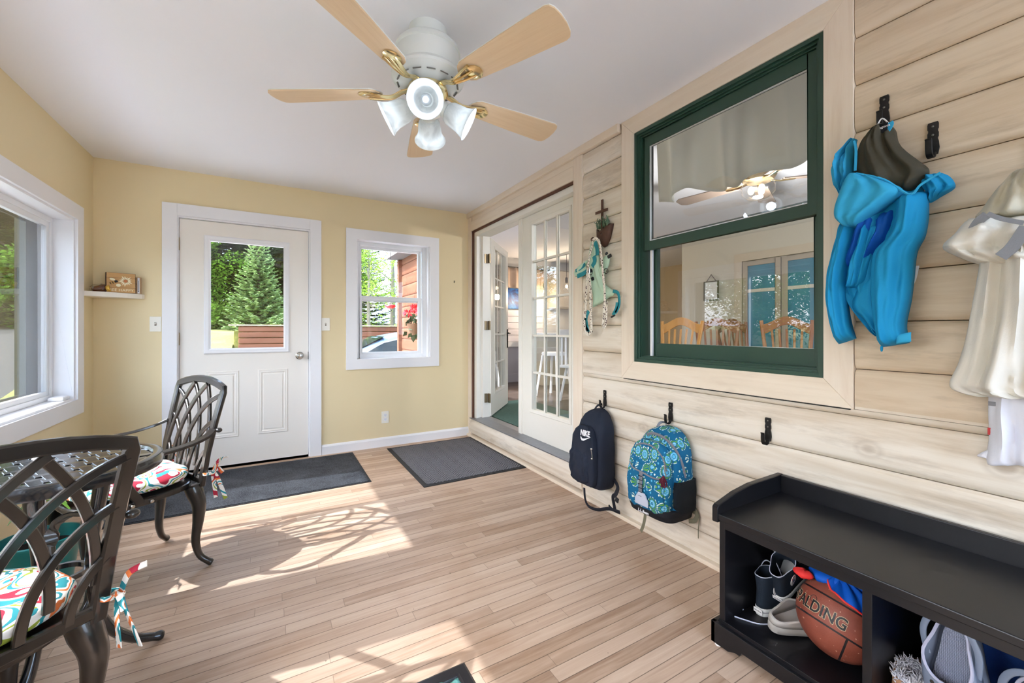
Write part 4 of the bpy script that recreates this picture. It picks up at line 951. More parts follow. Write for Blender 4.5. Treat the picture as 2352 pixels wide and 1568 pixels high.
def make_chair(loc,rz,label):
    e=empty('patio_chair',loc,rz); tag(e,label,'chair','black cast metal patio chairs')
    up=(0,-.96,-.28)
    # backrest frame
    pts=[(-.205,byz(.39),.39),(-.214,byz(.55),.55),(-.224,byz(.7),.7),(-.234,byz(.83),.83)]
    arch=[(x,byz(.85+.037*(1-(x/.235)**2)),.848+.037*(1-(x/.235)**2)) for x in [-.228,-.2,-.15,-.1,-.05,0,.05,.1,.15,.2,.228]]
    allp=pts+arch+[(-p[0],p[1],p[2]) for p in pts[::-1]]
    b=MB().bar(allp,.036,.022,(0,1,.0)).build('backrest',CAST,e,smooth=True,ang=28)
    MB().bar([(-.2,byz(.42),.415),(.2,byz(.42),.415)],.03,.02,(0,1,0)).build('lower_rail',CAST,b)
    lt=MB()
    for s in (1,-1):
        for k,(a_,h_) in enumerate(((.13,.17),(.215,.27),(.30,.37),(.385,.46),(.47,.53))):
            run=[]
            for i in range(41):
                t=i/40*math.pi/2; x=-.275+a_*math.cos(t); z=.41+h_*math.sin(t)+.02*k
                if inside(x,z): run.append(Vector((s*x,byz(z)+(.004 if s>0 else -.004),z)))
                elif len(run)>2: break
            if len(run)>2: lt.bar(run,.022,.013,(0,1,0))
    lt.build('lattice',CAST,b,smooth=True,ang=35)
    # seat
    def se(n,rx,ry,off=0): 
        out=[]
        for i in range(n):
            a=2*math.pi*i/n; c_,s_=math.cos(a),math.sin(a); q=2/2.9
            out.append((math.copysign(abs(c_)**q,c_)*rx,math.copysign(abs(s_)**q,s_)*ry))
        return out
    m_=MB().prism(se(40,.228,.222),2,.385,.412); m_.build('seat',CAST,e,bevel=.008)
    for sx in (-1,1):
        m_=MB().bar(cat([(sx*.236,byz(.65)+.004,.655),(sx*.262,byz(.65)+.05,.632),(sx*.278,-.12,.612),(sx*.285,-.03,.605),(sx*.280,.04,.598),(sx*.262,.085,.572),(sx*.247,.085,.52),(sx*.243,.062,.46),(sx*.236,.035,.415),(sx*.234,.03,.395)],5),.034,.014,lambda i: (sx*1.0,0,.25) if i>30 else (sx*.15,0,1.0))
        arm=m_.build('armrest',CAST,e,smooth=True,ang=40)
        m_=MB().box(sx*.226,sx*.238,-.03,.075,.384,.410); m_.build('bracket',CAST,arm,bevel=.003)
        MB().lathe([(0,.014),(.007,.012),(.009,.006),(.009,0),(0,0)],12,(sx*.238,-.01,.397),rotm('Y',R(90*sx))).lathe([(0,.014),(.007,.012),(.009,.006),(.009,0),(0,0)],12,(sx*.238,.055,.397),rotm('Y',R(90*sx))).build('screws',STEEL,arm,smooth=True)
        MB().ell((sx*.252,byz(.65)-.012,.652),(.016,.014,.012)).tube([(sx*.235,byz(.65),.65),(sx*.25,byz(.65)-.008,.652)],.009,8).build('knob',CAST,arm,smooth=True)
        for sy in (-1,1):
            bx,by=sx*.185,(.155 if sy>0 else -.185); d=Vector((sx*.62,sy*.78,0))
            P_=[Vector((bx,by,.395)),Vector((bx,by,.36))+d*.012,Vector((bx,by,.30))+d*.028,Vector((bx,by,.22))+d*.024,Vector((bx,by,.13))+d*.014,Vector((bx,by,.06))+d*.03,Vector((bx,by,.025))+d*.062,Vector((bx,by,.012))+d*.082]
            m_=MB().tube(cat(P_,4),[interp([(0,.034),(.14,.036),(.3,.029),(.5,.020),(.7,.0145),(.84,.014),(.93,.016),(1,.0115)],i/28) for i in range(29)],10)
            m_.build('leg',CAST,e,smooth=True,ang=180)
    return e
RZA=2.105; RZB=.729
CA=(-.59,2.547,0); CB=(-.691,1.491,0)
make_chair(CA,RZA,'black cast metal patio chair by the entry door, its lattice back catching the light')
make_chair(CB,RZB,'black cast metal patio chair nearest the camera, seen from behind at the lower left')
def cushion(loc,rz,off,label,seed):
    e=empty('seat_cushion',(loc[0],loc[1],.4125),rz); tag(e,label,'cushion','swirl-patterned seat cushions'); mt=m_cushion('swirl_print_%s'%('near' if seed else 'far'),off)
    def cf(p,a,b):
        q=2/2.6; c_,s_=math.cos(a),math.sin(a); cb=abs(math.cos(b))**.55
        x=math.copysign(abs(c_)**q,c_)*.232*cb; y=math.copysign(abs(s_)**q,s_)*.212*cb
        z=.040+.036*math.copysign(abs(math.sin(b))**.8,math.sin(b))
        r2=(x*x+y*y)/.05
        z+=(.004*math.sin(9*a)*cb if b>0 else 0)-(.016*math.exp(-r2*26) if b>0 else 0)
        for (bx,by) in ((.09,.08),(-.09,.08),(.09,-.08),(-.09,-.08)): z-=.010*math.exp(-((x-bx)**2+(y-by)**2)/.0012) if b>0 else 0
        return Vector((x,y,z))
    MB().ell((0,0,0),1,56,26,fn=cf).build('pad',mt,e,smooth=True,ang=180)
    rr_=random.Random(seed)
    for s in (-1,1):
        c_=Vector((s*.222,-.235,.035)); m_=MB()
        m_.sweep([c_+Vector((.02*math.cos(t)*1.0,.02*math.sin(t),0)) for t in [i*math.pi/6 for i in range(12)]],[(-.002,-.006),(.002,-.006),(.002,.006),(-.002,.006)],closed=True,up=(0,0,1))
        for (dx,dy,dz,L) in ((.03,-.05,-.14,1),(.0,-.02,-.13,1),(.045,-.05,.07,1),(-.01,-.055,-.02,.6)):
            pts_=cat([c_+Vector((s*.012,-.018,0)),c_+Vector((s*dx*.4,dy*.5-.015,dz*.45+.022)),c_+Vector((s*dx,dy-.015,dz+.0))],6)
            m_.sweep(pts_,[(-.0012,-.009),(.0012,-.009),(.0012,.009),(-.0012,.009)],up=(0,1,.3))
        m_.ell(c_+Vector((s*.010,-.018,.0)),(.012,.012,.010),10,6)
        m_.build('tie',mt,e,smooth=True,ang=60)
cushion(CA,RZA,(2.3,1.1,0),'red and teal swirl-print cushion tied on the chair by the entry door',0)
cushion(CB,RZB,(0,0,0),'red and teal swirl-print cushion tied on the chair nearest the camera',1)
# table
TC=Vector((-.60,1.885,0)); tb=empty('patio_table',TC); tag(tb,'small round black metal table with a woven-look top between the two patio chairs','table')
TR=.262; ZT=.706
GLB=plain('gloss_black_metal',srgb(34,35,39),.25,.3,var=.1,vscale=8,Coat_Weight=.9,Coat_Roughness=.1)
m_=MB().lathe([(TR-.035,ZT-.006),(TR-.030,ZT+.002),(TR-.016,ZT+.006),(TR-.004,ZT+.002),(TR,ZT-.010),(TR-.004,ZT-.034),(TR-.012,ZT-.036),(TR-.014,ZT-.012),(TR-.035,ZT-.006)],64)
top=m_.build('tabletop_rim',GLB,tb,smooth=True)
m_=MB(); cs=.040; th=R(30)
for i in range(-8,9):
    for j in range(-8,9):
        cx_,cy_=i*cs,j*cs; X_=cx_*math.cos(th)-cy_*math.sin(th); Y_=cx_*math.sin(th)+cy_*math.cos(th)
        if math.hypot(X_,Y_)>TR-.030: continue
        hz=(i+j)%2; sz=(.056,.032,.004) if hz else (.032,.056,.004)
        tl=rotm('Y',R(3.5)) if hz else rotm('X',R(3.5))
        m_.obox((X_,Y_,ZT-.006),sz,rotm('Z',th)@tl)
m_.build('woven_slats',GLB,tb,bevel=.0015)
MB().lathe([(.085,ZT-.022),(.1,ZT-.022),(.1,ZT-.010),(.085,ZT-.010),(.085,ZT-.022)],32).bar([(-TR+.02,0,ZT-.017),(TR-.02,0,ZT-.017)],.02,.01,(0,0,1)).bar([(0,-TR+.02,ZT-.017),(0,TR-.02,ZT-.017)],.02,.01,(0,0,1)).build('underframe',GLB,tb,bevel=.001)
for k in range(3):
    a=R(18+120*k); d=Vector((math.cos(a),math.sin(a),0))
    P_=[d*.095+Vector((0,0,ZT-.02)),d*.10+Vector((0,0,.62)),d*.085+Vector((0,0,.5)),d*.075+Vector((0,0,.36)),d*.085+Vector((0,0,.22)),d*.12+Vector((0,0,.12)),d*.175+Vector((0,0,.055)),d*.225+Vector((0,0,.028)),d*.262+Vector((0,0,.017))]
    MB().tube(cat(P_,5),[interp([(0,.022),(.1,.024),(.3,.017),(.5,.015),(.7,.017),(.9,.014),(.96,.018),(1,.013)],i/40) for i in range(41)],10).build('leg',GLB,tb,smooth=True,ang=180)
MB().lathe([(.06,.345),(.072,.345),(.072,.36),(.06,.36),(.06,.345)],28).build('stretcher_ring',GLB,tb,smooth=True)
# potted plant behind the table
TEALP=plain('teal_ceramic',srgb(44,150,150),.3,var=.12,vscale=10); PC=(-.84,2.47,0)
pp=empty('potted_plant',PC); tag(pp,'palm-like plant in a ribbed teal pot on the floor behind the table','potted plant')
MB().lathe([(0,0),(.082,0),(.088,.02),(.118,.24),(.132,.262),(.132,.282),(.122,.284),(.116,.262),(.105,.235),(0,.235)],72,wob=lambda a:1+.012*math.sin(36*a)).build('pot',TEALP,pp,smooth=True,ang=60)
MB().lathe([(0,.236),(.106,.236)],24).build('soil',plain('potting_soil',srgb(44,34,28),1,var=.4,vscale=60),pp)
m_=MB(); m_.tube([(0,0,.236),(.004,0,.34),(.0,.008,.44)],[.008,.007,.006],8).tube([(-.03,.02,.236),(-.04,.03,.34),(-.05,.03,.42)],[.006,.005,.004],8); m_.build('stem',plain('plant_stem',srgb(96,72,60),.8),pp,smooth=True)
rr3=random.Random(8); m_=MB()
for bse,nn in (((0,.008,.44),22),((-.05,.03,.42),16)):
    for k in range(nn):
        a=rr3.uniform(0,6.283); el=rr3.uniform(-.1,1.2); L=rr3.uniform(.13,.2); d=Vector((math.cos(a)*math.cos(el),math.sin(a)*math.cos(el),math.sin(el)))
        q=Vector((-math.sin(a),math.cos(a),0)); b_=Vector(bse); pts_=[b_,b_+d*L*.35,b_+d*L*.7+Vector((0,0,-.012)),b_+d*L+Vector((0,0,-.05))]
        w_=[.003,.008,.007,.001]
        m_.add([p+q*ww for p,ww in zip(pts_,w_)]+[p-q*ww for p,ww in zip(pts_,w_)],[[i,i+1,5+i,4+i] for i in range(3)])
m_.build('leaves',plain('palm_green',srgb(96,140,52),.45,var=.2,vscale=15),pp,solid=.001)
# footstool at the bottom edge
VNY=plain('black_vinyl',srgb(34,34,38),.28,var=.1,vscale=6); m=NT('teal_crushed_fabric'); o=m.obj(); n=m.noise(o,16,4,.6,1.0); n2=m.noise(o,220,2,.6)
cc=m.ramp(m.math('ADD',m.math('MULTIPLY',n,.75),m.math('MULTIPLY',n2,.25)),[(.32,srgb(34,84,82)),(.6,srgb(110,176,172)),(.8,srgb(170,212,208))]); m.bsdf(cc,.7,0,m.bump(n,.6,.01)); TFB=m.mat
kx,ky,kz=.447,1.03,.25; e=empty('footstool',(kx-.25,ky-.2,0)); tag(e,'low black vinyl stool with crinkled teal fabric top, cut off by the bottom edge','footstool')
MB().box(-.235,.235,-.185,.185,.03,kz-.03).build('body',VNY,e,bevel=.012)
m_=MB()
for q in ([(-.25,-.2),(.25,-.2),(.213,-.163),(-.213,-.163)],[(.25,-.2),(.25,.2),(.213,.163),(.213,-.163)],[(.25,.2),(-.25,.2),(-.213,.163),(.213,.163)],[(-.25,.2),(-.25,-.2),(-.213,-.163),(-.213,.163)]): m_.prism(q,2,kz-.05,kz)
m_.build('rim',VNY,e,bevel=.008)
MB().grid(lambda u,v: Vector((lerp(-.215,.215,u),lerp(-.165,.165,v),kz-.008+.006*math.sin(31*u+9*v)*math.sin(23*v-7*u)+.003*math.sin(60*u*v+5))),60,50).build('seat_fabric',TFB,e,smooth=True,solid=.004)
for sx in (-1,1):
    for sy in (-1,1): MB().lathe([(0,0),(.014,0),(.018,.04),(0,.04)],12,(sx*.2,sy*.15,0)).build('foot',VNY,e,smooth=True)
# ================================================================= iron hooks on the log wall
IRON=plain('black_forged_iron',srgb(40,38,37),.5,.6,var=.25,vscale=60,bump=.3,bscale=120)
def hook(px_,py,label,s=1.0,X=XR,group='forged iron coat hooks'):
    p=onX(px_,py,X-.004); e=empty('coat_hook',(X-.0005,p.y,p.z)); tag(e,label,'hook',group)
    w_=.0125*s; n_=.0085*s
    n_=.0108*s; half=[(n_,0),(w_,-.006*s),(w_,-.020*s),(n_,-.024*s),(n_,-.029*s),(w_,-.033*s),(w_,-.045*s),(n_,-.049*s),(n_,-.053*s),(w_,-.060*s),(w_*1.15,-.08*s),(w_*.9,-.1*s)]
    poly=half+[(-a,b) for a,b in half[::-1]]
    MB().prism(poly,0,-.0055,.0).build('plate',IRON,e,bevel=.0008)
    MB().bar(cat([(-.004,0,-.093*s),(-.010,0,-.106*s),(-.024,0,-.112*s),(-.038,0,-.104*s),(-.043,0,-.085*s),(-.043,0,-.066*s),(-.047,0,-.060*s)],4),.016*s,.005,(1,0,.3)).build('prong',IRON,e,bevel=.0005)
    for z in (-.013,-.039): MB().ell((-.006,0,z*s),(.002,.0035,.0035),10,6).build('screw',SCREWM,e,smooth=True)
    return e,p
hook(1389,896,'black forged iron hook holding the dark blue backpack'); hook(1540,924,'black forged iron hook holding the paisley backpack'); hook(1764,959,'empty black forged iron hook low on the log wall above the bench')
hook(2031,220,'black forged iron hook holding the bright blue jacket',1.05); hook(2143,281,'empty black forged iron hook right of the bright blue jacket',1.05)
hook(2384,316,'black forged iron hook holding the off-white jacket, past the right edge',1.05)
# ================================================================= cross, wall planter, peg
c0=onX(1381,458,XR-.02); RUST=plain('rusty_brown_metal',srgb(96,66,52),.6,.4,var=.3,vscale=25,bump=.3,bscale=80)
e=empty('metal_cross',(XR-.008,c0.y,c0.z)); tag(e,'thin rusty metal cross on the log wall above the dog harness','cross')
MB().box(-.008,.0,-.009,.009,-.24,0).build('upright',RUST,e,bevel=.001); MB().box(-.012,-.008,-.058,.058,-.085,-.067).build('crossbar',RUST,e,bevel=.001)
q=onX(1384,532,XR-.03); e=empty('wall_planter',(XR-.001,q.y,q.z)); tag(e,'rusty heart-shaped wall planter with small succulents, under the metal cross','planter')
out=[(.072,.032),(.05,.012),(-.01,.03),(-.05,.045),(-.072,.04),(-.06,.0),(-.045,-.045),(-.015,-.09),(.01,-.095),(.04,-.06),(.07,-.02)]
m_=MB(); cy_=sum(a for a,b in out)/len(out); cz_=sum(b for a,b in out)/len(out)
def plf(u,v):
    i=u*len(out); a=out[int(i)%len(out)]; b=out[(int(i)+1)%len(out)]; t=i-int(i); y=lerp(a[0],b[0],t); z=lerp(a[1],b[1],t)
    return Vector((-.042*math.sin(v*math.pi/2)**.8, cy_+(y-cy_)*math.cos(v*math.pi/2*.96), cz_+(z-cz_)*math.cos(v*math.pi/2*.96)))
m_.grid(plf,44,10,cu=True); m_.build('pocket',RUST,e,smooth=True,solid=.002)
m_=MB(); r4=random.Random(4)
for k in range(34):
    b_=Vector((-.02+r4.uniform(-.01,.01),r4.uniform(-.05,.055),.028)); 
    m_.tube([b_,b_+Vector((r4.uniform(-.01,.01),r4.uniform(-.012,.012),.035)),b_+Vector((r4.uniform(-.014,.01),r4.uniform(-.02,.02),r4.uniform(.04,.07)))],[.003,.0035,.002],6)
m_.build('succulents',plain('grey_green_succulent',srgb(96,122,96),.7,var=.3,vscale=30),e,smooth=True)
kp=onX(1363,551,XR-.04); e=empty('wall_peg',(XR,kp.y,kp.z)); tag(e,'round dark peg on the log wall holding the dog harness and leash','peg')
MB().tube([(0,0,0),(-.035,0,.002)],.006,8).build('shank',RUST,e); MB().ell((-.044,0,.003),.015,14,10).build('knob',RUST,e,smooth=True)
# ================================================================= soft goods: lofted from rows
def drape(name,rows,mat,parent,X,depth,fold=(0,0),p=2.6,sub=5,nu=26,back=.0,seed=0,wr=.0,edge=.012,thin=False):
    """rows: ((x,y) left, (x,y) right[, depth factor]) on the plane X, from top to bottom; closed body of real depth"""
    L=cat([onX(r[0][0],r[0][1],X) for r in rows],sub); Rr=cat([onX(r[1][0],r[1][1],X) for r in rows],sub)
    D=[]; 
    for i in range(len(rows)-1):
        a=rows[i][2] if len(rows[i])>2 else 1; b=rows[i+1][2] if len(rows[i+1])>2 else 1
        D+= [lerp(a,b,j/sub) for j in range(sub)]
    D.append(rows[-1][2] if len(rows[-1])>2 else 1)
    n=len(L); rs=random.Random(seed); ph=rs.uniform(0,6); ph2=rs.uniform(0,6)
    m_=MB(); par=parent.location if parent else Vector()
    def f(u,v):
        j=min(n-1,int(round(v*(n-1)))); a=L[j]; b=Rr[j]
        if u<=.72: t=u/.72; front=True
        else: t=1-(u-.72)/.28; front=False
        q=a.lerp(b,t); k=max(0,1-abs(2*t-1)**p)**(1/p)
        endk=min(1,(min(v,1-v)*n/2.2)+.25)
        if front:
            off=depth*D[j]*k*endk+edge*.3
            off+=k*(fold[1]*math.sin(fold[0]*t*math.pi*2+ph+v*1.7)+fold[1]*.5*math.sin(fold[0]*2.3*t*math.pi*2+ph2-v*2.3)+wr*math.sin(v*23+5*t+ph)*math.sin(11*t+v*6))
            cr=fold[1]*.9*(abs(math.sin(fold[0]*1.6*t*math.pi+ph2+v*2.6))**.35+abs(math.sin(v*7.5+t*3+ph))**.4-1.3); q.x=X-max(off+k*cr,.001)
        else:
            q.x=X+edge*k+back
        return q-par
    m_.grid(f,nu+12,n,cu=True)
    base=len(m_.v)-(nu+12)*n; w_=nu+12
    m_.f.append(list(range(base,base+w_))); m_.m.append(0); m_.f.append([base+(n-1)*w_+i for i in range(w_)]); m_.m.append(0)
    return m_.build(name,mat,parent,smooth=True,ang=75)
def fabric(name,col,rough=.75,bs=320,b=.25,var=.05):
    return plain(name,col,rough,var=var,vscale=7,bump=b,bscale=bs,Specular_IOR_Level=.25)
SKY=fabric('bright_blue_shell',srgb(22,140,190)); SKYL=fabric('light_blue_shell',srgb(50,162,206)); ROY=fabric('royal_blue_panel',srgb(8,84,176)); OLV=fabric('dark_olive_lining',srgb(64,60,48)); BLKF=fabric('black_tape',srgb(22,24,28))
jk=empty('rain_jacket',(XR-.06,.57,1.5)); tag(jk,'bright blue hooded jacket with dark olive lining hanging from an iron hook','jacket')
drape('back_body',[((1948,430),(2128,425),.8),((1938,500),(2134,480)),((1934,560),(2126,540)),((1932,620),(2110,600)),((1938,660),(2098,650)),((1955,700),(2080,690),.8),((1985,740),(2058,735),.7),((2012,772),(2046,768),.5)],SKY,jk,XR-.03,.06,(3,.012),seed=2)
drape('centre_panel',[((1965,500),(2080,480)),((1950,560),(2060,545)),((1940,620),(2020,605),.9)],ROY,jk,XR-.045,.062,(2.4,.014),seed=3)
drape('front_fold',[((1985,520),(2035,505),.9),((1975,570),(2022,560)),((1962,610),(2012,600)),((1958,650),(2000,645)),((1955,662),(1982,664),.8)],SKY,jk,XR-.06,.06,(1.6,.010),seed=5)
drape('hem_tail',[((1975,640),(2060,600),.6),((1960,705),(2060,690),.9),((1990,735),(2052,735),.7),((2014,765),(2040,765),.4)],SKY,jk,XR-.055,.05,(1.2,.008),seed=6)
drape('sleeve',[((1936,510),(1978,505),.7),((1928,560),(1966,560)),((1918,600),(1955,600)),((1908,640),(1950,640)),((1907,690),(1950,690)),((1915,740),(1957,738)),((1927,790),(1968,776),.9)],SKY,jk,XR-.065,.062,(1.5,.007),seed=7,wr=.003)
drape('sleeve',[((2066,450),(2135,440),.8),((2066,500),(2137,490)),((2050,545),(2130,540)),((2014,585),(2112,580)),((2009,650),(2105,640)),((2011,700),(2098,690)),((2018,750),(2086,745)),((2028,797),(2092,787),.9)],SKY,jk,XR-.07,.075,(1.5,.008),seed=9,wr=.003)
drape('cuff_tab',[((2060,768),(2094,762),.6),((2058,790),(2094,784),.6)],SKYL,jk,XR-.125,.012,(1,0),edge=.003,seed=1)
drape('shoulder_bunch',[((1962,322),(1968,320),.2),((1924,372),(1966,345),.7),((1919,392),(1966,392)),((1926,432),(1960,430),.8),((1938,455),(1965,455),.5)],SKYL,jk,XR-.06,.06,(2,.012),seed=11,wr=.008)
drape('shoulder_wing',[((2112,412),(2160,396),.5),((2118,428),(2188,408),.8),((2130,445),(2196,430),.8),((2134,466),(2158,452),.4)],SKY,jk,XR-.05,.05,(1.5,.010),seed=12,wr=.004)
drape('hood_lining',[((2018,292),(2046,284),.5),((1998,314),(2061,300),.8),((1984,338),(2068,325)),((1974,366),(2090,350)),((1967,392),(2122,374)),((1970,412),(2145,396)),((2000,432),(2122,424),.9),((2045,446),(2098,442),.6)],OLV,jk,XR-.05,.068,(2,.010),seed=13,wr=.003)
drape('hood',[((1962,398),(1998,402),.5),((1950,418),(2052,422),.9),((1936,448),(2086,442)),((1927,482),(2048,474)),((1930,506),(2008,502)),((1950,526),(1980,524),.6)],SKYL,jk,XR-.085,.075,(1.3,.008),seed=15)
def ribbon(mb,pts,w_,t_=.0018,up=(1,0,0),n=5): mb.bar(cat(pts,n),w_,t_,up); return mb
def PX(l,X): return [onX(a,b,X) for a,b in l]
def rel(pts,par): return [p-par.location for p in pts]
m_=MB(); ribbon(m_,rel(PX([(2012,296),(2008,304),(2020,312),(2032,308),(2046,288),(2045,280)],XR-.10),jk),.014,.002,(1,0,0)); m_.build('collar_binding',SKYL,jk,smooth=True)
m_=MB(); q=PX([(2012,288),(2040,280),(2038,298),(2026,306),(2012,300)],XR-.106); m_.add([p-jk.location for p in q],[(0,1,2,3,4)]); m_.build('label_tag',BLKF,jk,solid=.002)
lettering('label_lettering','patagonia',.011,frame4(onX(2026,292,XR-.109)-jk.location,(0,-1,0),(0,0,1)),WHT,jk)
m_=MB(); m_.tube(cat(rel([onX(2014,290,XR-.09),onX(2026,272,XR-.048),onX(2042,284,XR-.09)],jk),6),.0022,6); m_.build('hanging_loop',WHT,jk,smooth=True)
m_=MB(); m_.tube(cat(rel(PX([(1962,324),(1966,345),(1964,392)],XR-.125),jk),5),.004,6).tube(cat(rel(PX([(1966,398),(2030,412),(2088,446),(2115,424),(2160,396)],XR-.135),jk),6),.0035,6); m_.build('hood_piping',SKYL,jk,smooth=True)
m_=MB(); ribbon(m_,rel(PX([(2094,655),(2101,640),(2108,610)],XR-.03),jk),.008); m_.build('reflective_edge',WHT,jk)
m_=MB(); m_.tube(rel(PX([(2024,770),(2024,790)],XR-.09),jk),.002,6).ell(onX(2025,800,XR-.09)-jk.location,(.004,.004,.011),10,8); m_.build('zip_pull',SKY,jk,smooth=True)
# off-white jackets
OFW=fabric('off_white_shell',srgb(214,210,200),.6); OFW2=fabric('cool_white_shell',srgb(220,222,232),.55); GRY=fabric('grey_reflective_band',srgb(128,130,136),.5); OFG=fabric('stone_shell',srgb(190,184,166),.7)
wj=empty('rain_jacket',(XR-.07,.2,1.3)); tag(wj,'off-white jacket with grey bands hanging at the right edge','jacket')
drape('upper',[((2345,395),(2400,375),.6),((2300,440),(2450,420)),((2262,486),(2480,470)),((2240,510),(2490,505))],OFG,wj,XR-.05,.10,(2,.014),seed=21)
drape('body',[((2268,540),(2560,540),.8),((2262,600),(2570,600)),((2248,680),(2580,680)),((2232,760),(2590,760)),((2212,830),(2600,830)),((2190,878),(2610,890)),((2216,898),(2600,905),.9),((2268,908),(2590,914),.7)],OFW,wj,XR-.05,.13,(3.2,.020),seed=22,nu=40,wr=.002)
drape('sleeve_fold',[((2226,502),(2500,486),.5),((2198,536),(2520,530)),((2168,570),(2520,575)),((2200,590),(2520,606)),((2250,608),(2510,628),.6)],OFW,wj,XR-.10,.10,(2.2,.016),seed=24,nu=36,wr=.006)
m_=MB(); ribbon(m_,rel(PX([(2236,526),(2248,508),(2268,492)],XR-.204),wj),.022,.002); ribbon(m_,rel(PX([(2268,490),(2300,502),(2352,512)],XR-.222),wj),.011,.002); ribbon(m_,rel(PX([(2298,590),(2326,566),(2358,520)],XR-.226),wj),.026,.002); m_.build('grey_bands',GRY,wj,smooth=True)
wl=empty('rain_jacket',(XR-.03,.2,.85)); tag(wl,'white jacket tail hanging below the off-white jacket','jacket')
drape('body',[((2272,880),(2560,880),.8),((2270,940),(2560,940)),((2272,1000),(2570,1000)),((2266,1046),(2570,1050)),((2270,1066),(2570,1074),.8)],OFW2,wl,XR-.035,.055,(3,.012),seed=26,nu=36)
drape('corner_flap',[((2262,1035),(2274,1030),.4),((2244,1046),(2286,1046),.6),((2268,1052),(2300,1058),.3)],OFW2,wl,XR-.055,.02,(1,.002),seed=27,edge=.004)
m_=MB(); ribbon(m_,rel(PX([(2270,926),(2290,928)],XR-.075),wl),.012,.002); m_.build('grey_tab',GRY,wl); m_=MB(); ribbon(m_,rel(PX([(2272,982),(2272,998)],XR-.07),wl),.006,.002); m_.build('red_tag',plain('red_tag',srgb(190,50,50),.6),wl)
# dog harness and leash on the peg
MINT=fabric('mint_harness_cloth',srgb(186,214,190),.8); TL=fabric('teal_webbing',srgb(44,136,146),.7); BK=plain('black_buckle',srgb(24,26,30),.4)
hn=empty('dog_harness',kp); tag(hn,'mint green dog harness with teal straps hanging from the wall peg','harness')
drape('vest',[((1361,552),(1374,548),.6),((1357,580),(1376,575)),((1352,610),(1380,608)),((1356,640),(1386,636)),((1362,665),(1396,660)),((1364,690),(1410,672)),((1362,706),(1388,692),.6)],MINT,hn,XR-.03,.022,(1.4,.003),seed=31,edge=.004)
drape('vest_wing',[((1382,640),(1388,655),.5),((1388,662),(1410,668),.8),((1384,688),(1410,678),.6)],MINT,hn,XR-.035,.02,(1,.002),seed=35,edge=.004)
drape('shoulder_strap',[((1388,590),(1402,583),.6),((1384,606),(1400,606),.8),((1376,622),(1392,622),.7),((1372,640),(1386,640),.6)],MINT,hn,XR-.035,.02,(1,.002),seed=32,edge=.004)
drape('side_strap',[((1336,606),(1352,596),.6),((1320,624),(1348,612),.8),((1322,636),(1350,626),.5)],MINT,hn,XR-.04,.018,(1,.002),seed=33,edge=.004)
m_=MB()
for l,w_ in (([(1366,556),(1371,570),(1372,586)],.03),([(1364,588),(1366,600),(1360,612)],.032),([(1344,606),(1334,616),(1322,622)],.022),([(1354,618),(1340,628),(1326,634)],.03),([(1408,668),(1420,674),(1422,700),(1414,718)],.020),([(1418,694),(1416,708),(1408,724)],.026),([(1352,714),(1346,732),(1350,760)],.028),([(1346,722),(1344,744),(1354,764)],.02)):
    m_=MB(); ribbon(m_,rel(PX(l,XR-.055),hn),w_,.003); m_.build('webbing_strap',TL,hn,smooth=True,ang=50)
m_=MB()
for (a,b,sx,sz) in ((1400,588,.030,.020),(1393,582,.018,.014),(1408,726,.034,.010),(1356,762,.034,.014),(1361,640,.018,.022),(1357,622,.014,.02)): m_.obox(onX(a,b,XR-.06)-hn.location,(.012,sx,sz),rotm('X',R(-20)))
m_.build('buckles',BK,hn,bevel=.003)
m_=MB(); m_.tube([onX(1356+5*math.cos(t),624+7*math.sin(t),XR-.066)-hn.location for t in [i*.524 for i in range(12)]],.0022,6,closed=True); m_.tube([onX(1392+5*math.cos(t),622+6*math.sin(t),XR-.05)-hn.location for t in [i*.524 for i in range(12)]],.0022,6,closed=True); m_.build('rings',BK,hn,smooth=True)
m=NT('printed_leash_webbing'); o=m.obj(); s=m.sep(o); v=m.voro(m.mapping(o,scale=(1,1,1)),62,rnd=1.0); n=m.noise(o,150,1,.5)
cc=m.mix(m.math('LESS_THAN',v,.30),srgb(236,228,214),srgb(92,60,56)); cc=m.mix(m.math('GREATER_THAN',n,.62),cc,srgb(40,36,40)); m.bsdf(cc,.8); LSH=m.mat
ls_=empty('dog_leash',kp); tag(ls_,'long white printed dog leash looped over the wall peg in front of the harness','leash'); m_=MB()
for l,xx in (([(1360,553),(1368,548),(1377,558),(1382,600),(1386,640),(1388,660)],.066),([(1388,700),(1386,730),(1384,748)],.05),([(1384,748),(1389,750),(1392,730),(1393,690)],.046),
             ([(1362,556),(1354,590),(1349,625),(1346,680),(1344,730)],.058),([(1352,630),(1356,660),(1356,700),(1358,740),(1358,758),(1352,768),(1344,762),(1342,735)],.075),([(1388,656),(1389,680),(1389,702)],.062)):
    ribbon(m_,rel(PX(l,XR-xx),ls_),.019,.002)
m_.build('webbing',LSH,ls_,smooth=True,ang=60)
m_=MB(); m_.tube(rel(PX([(1353,612),(1354,624),(1352,634)],XR-.07),ls_),.004,8); m_.build('clip',STEEL,ls_,smooth=True)
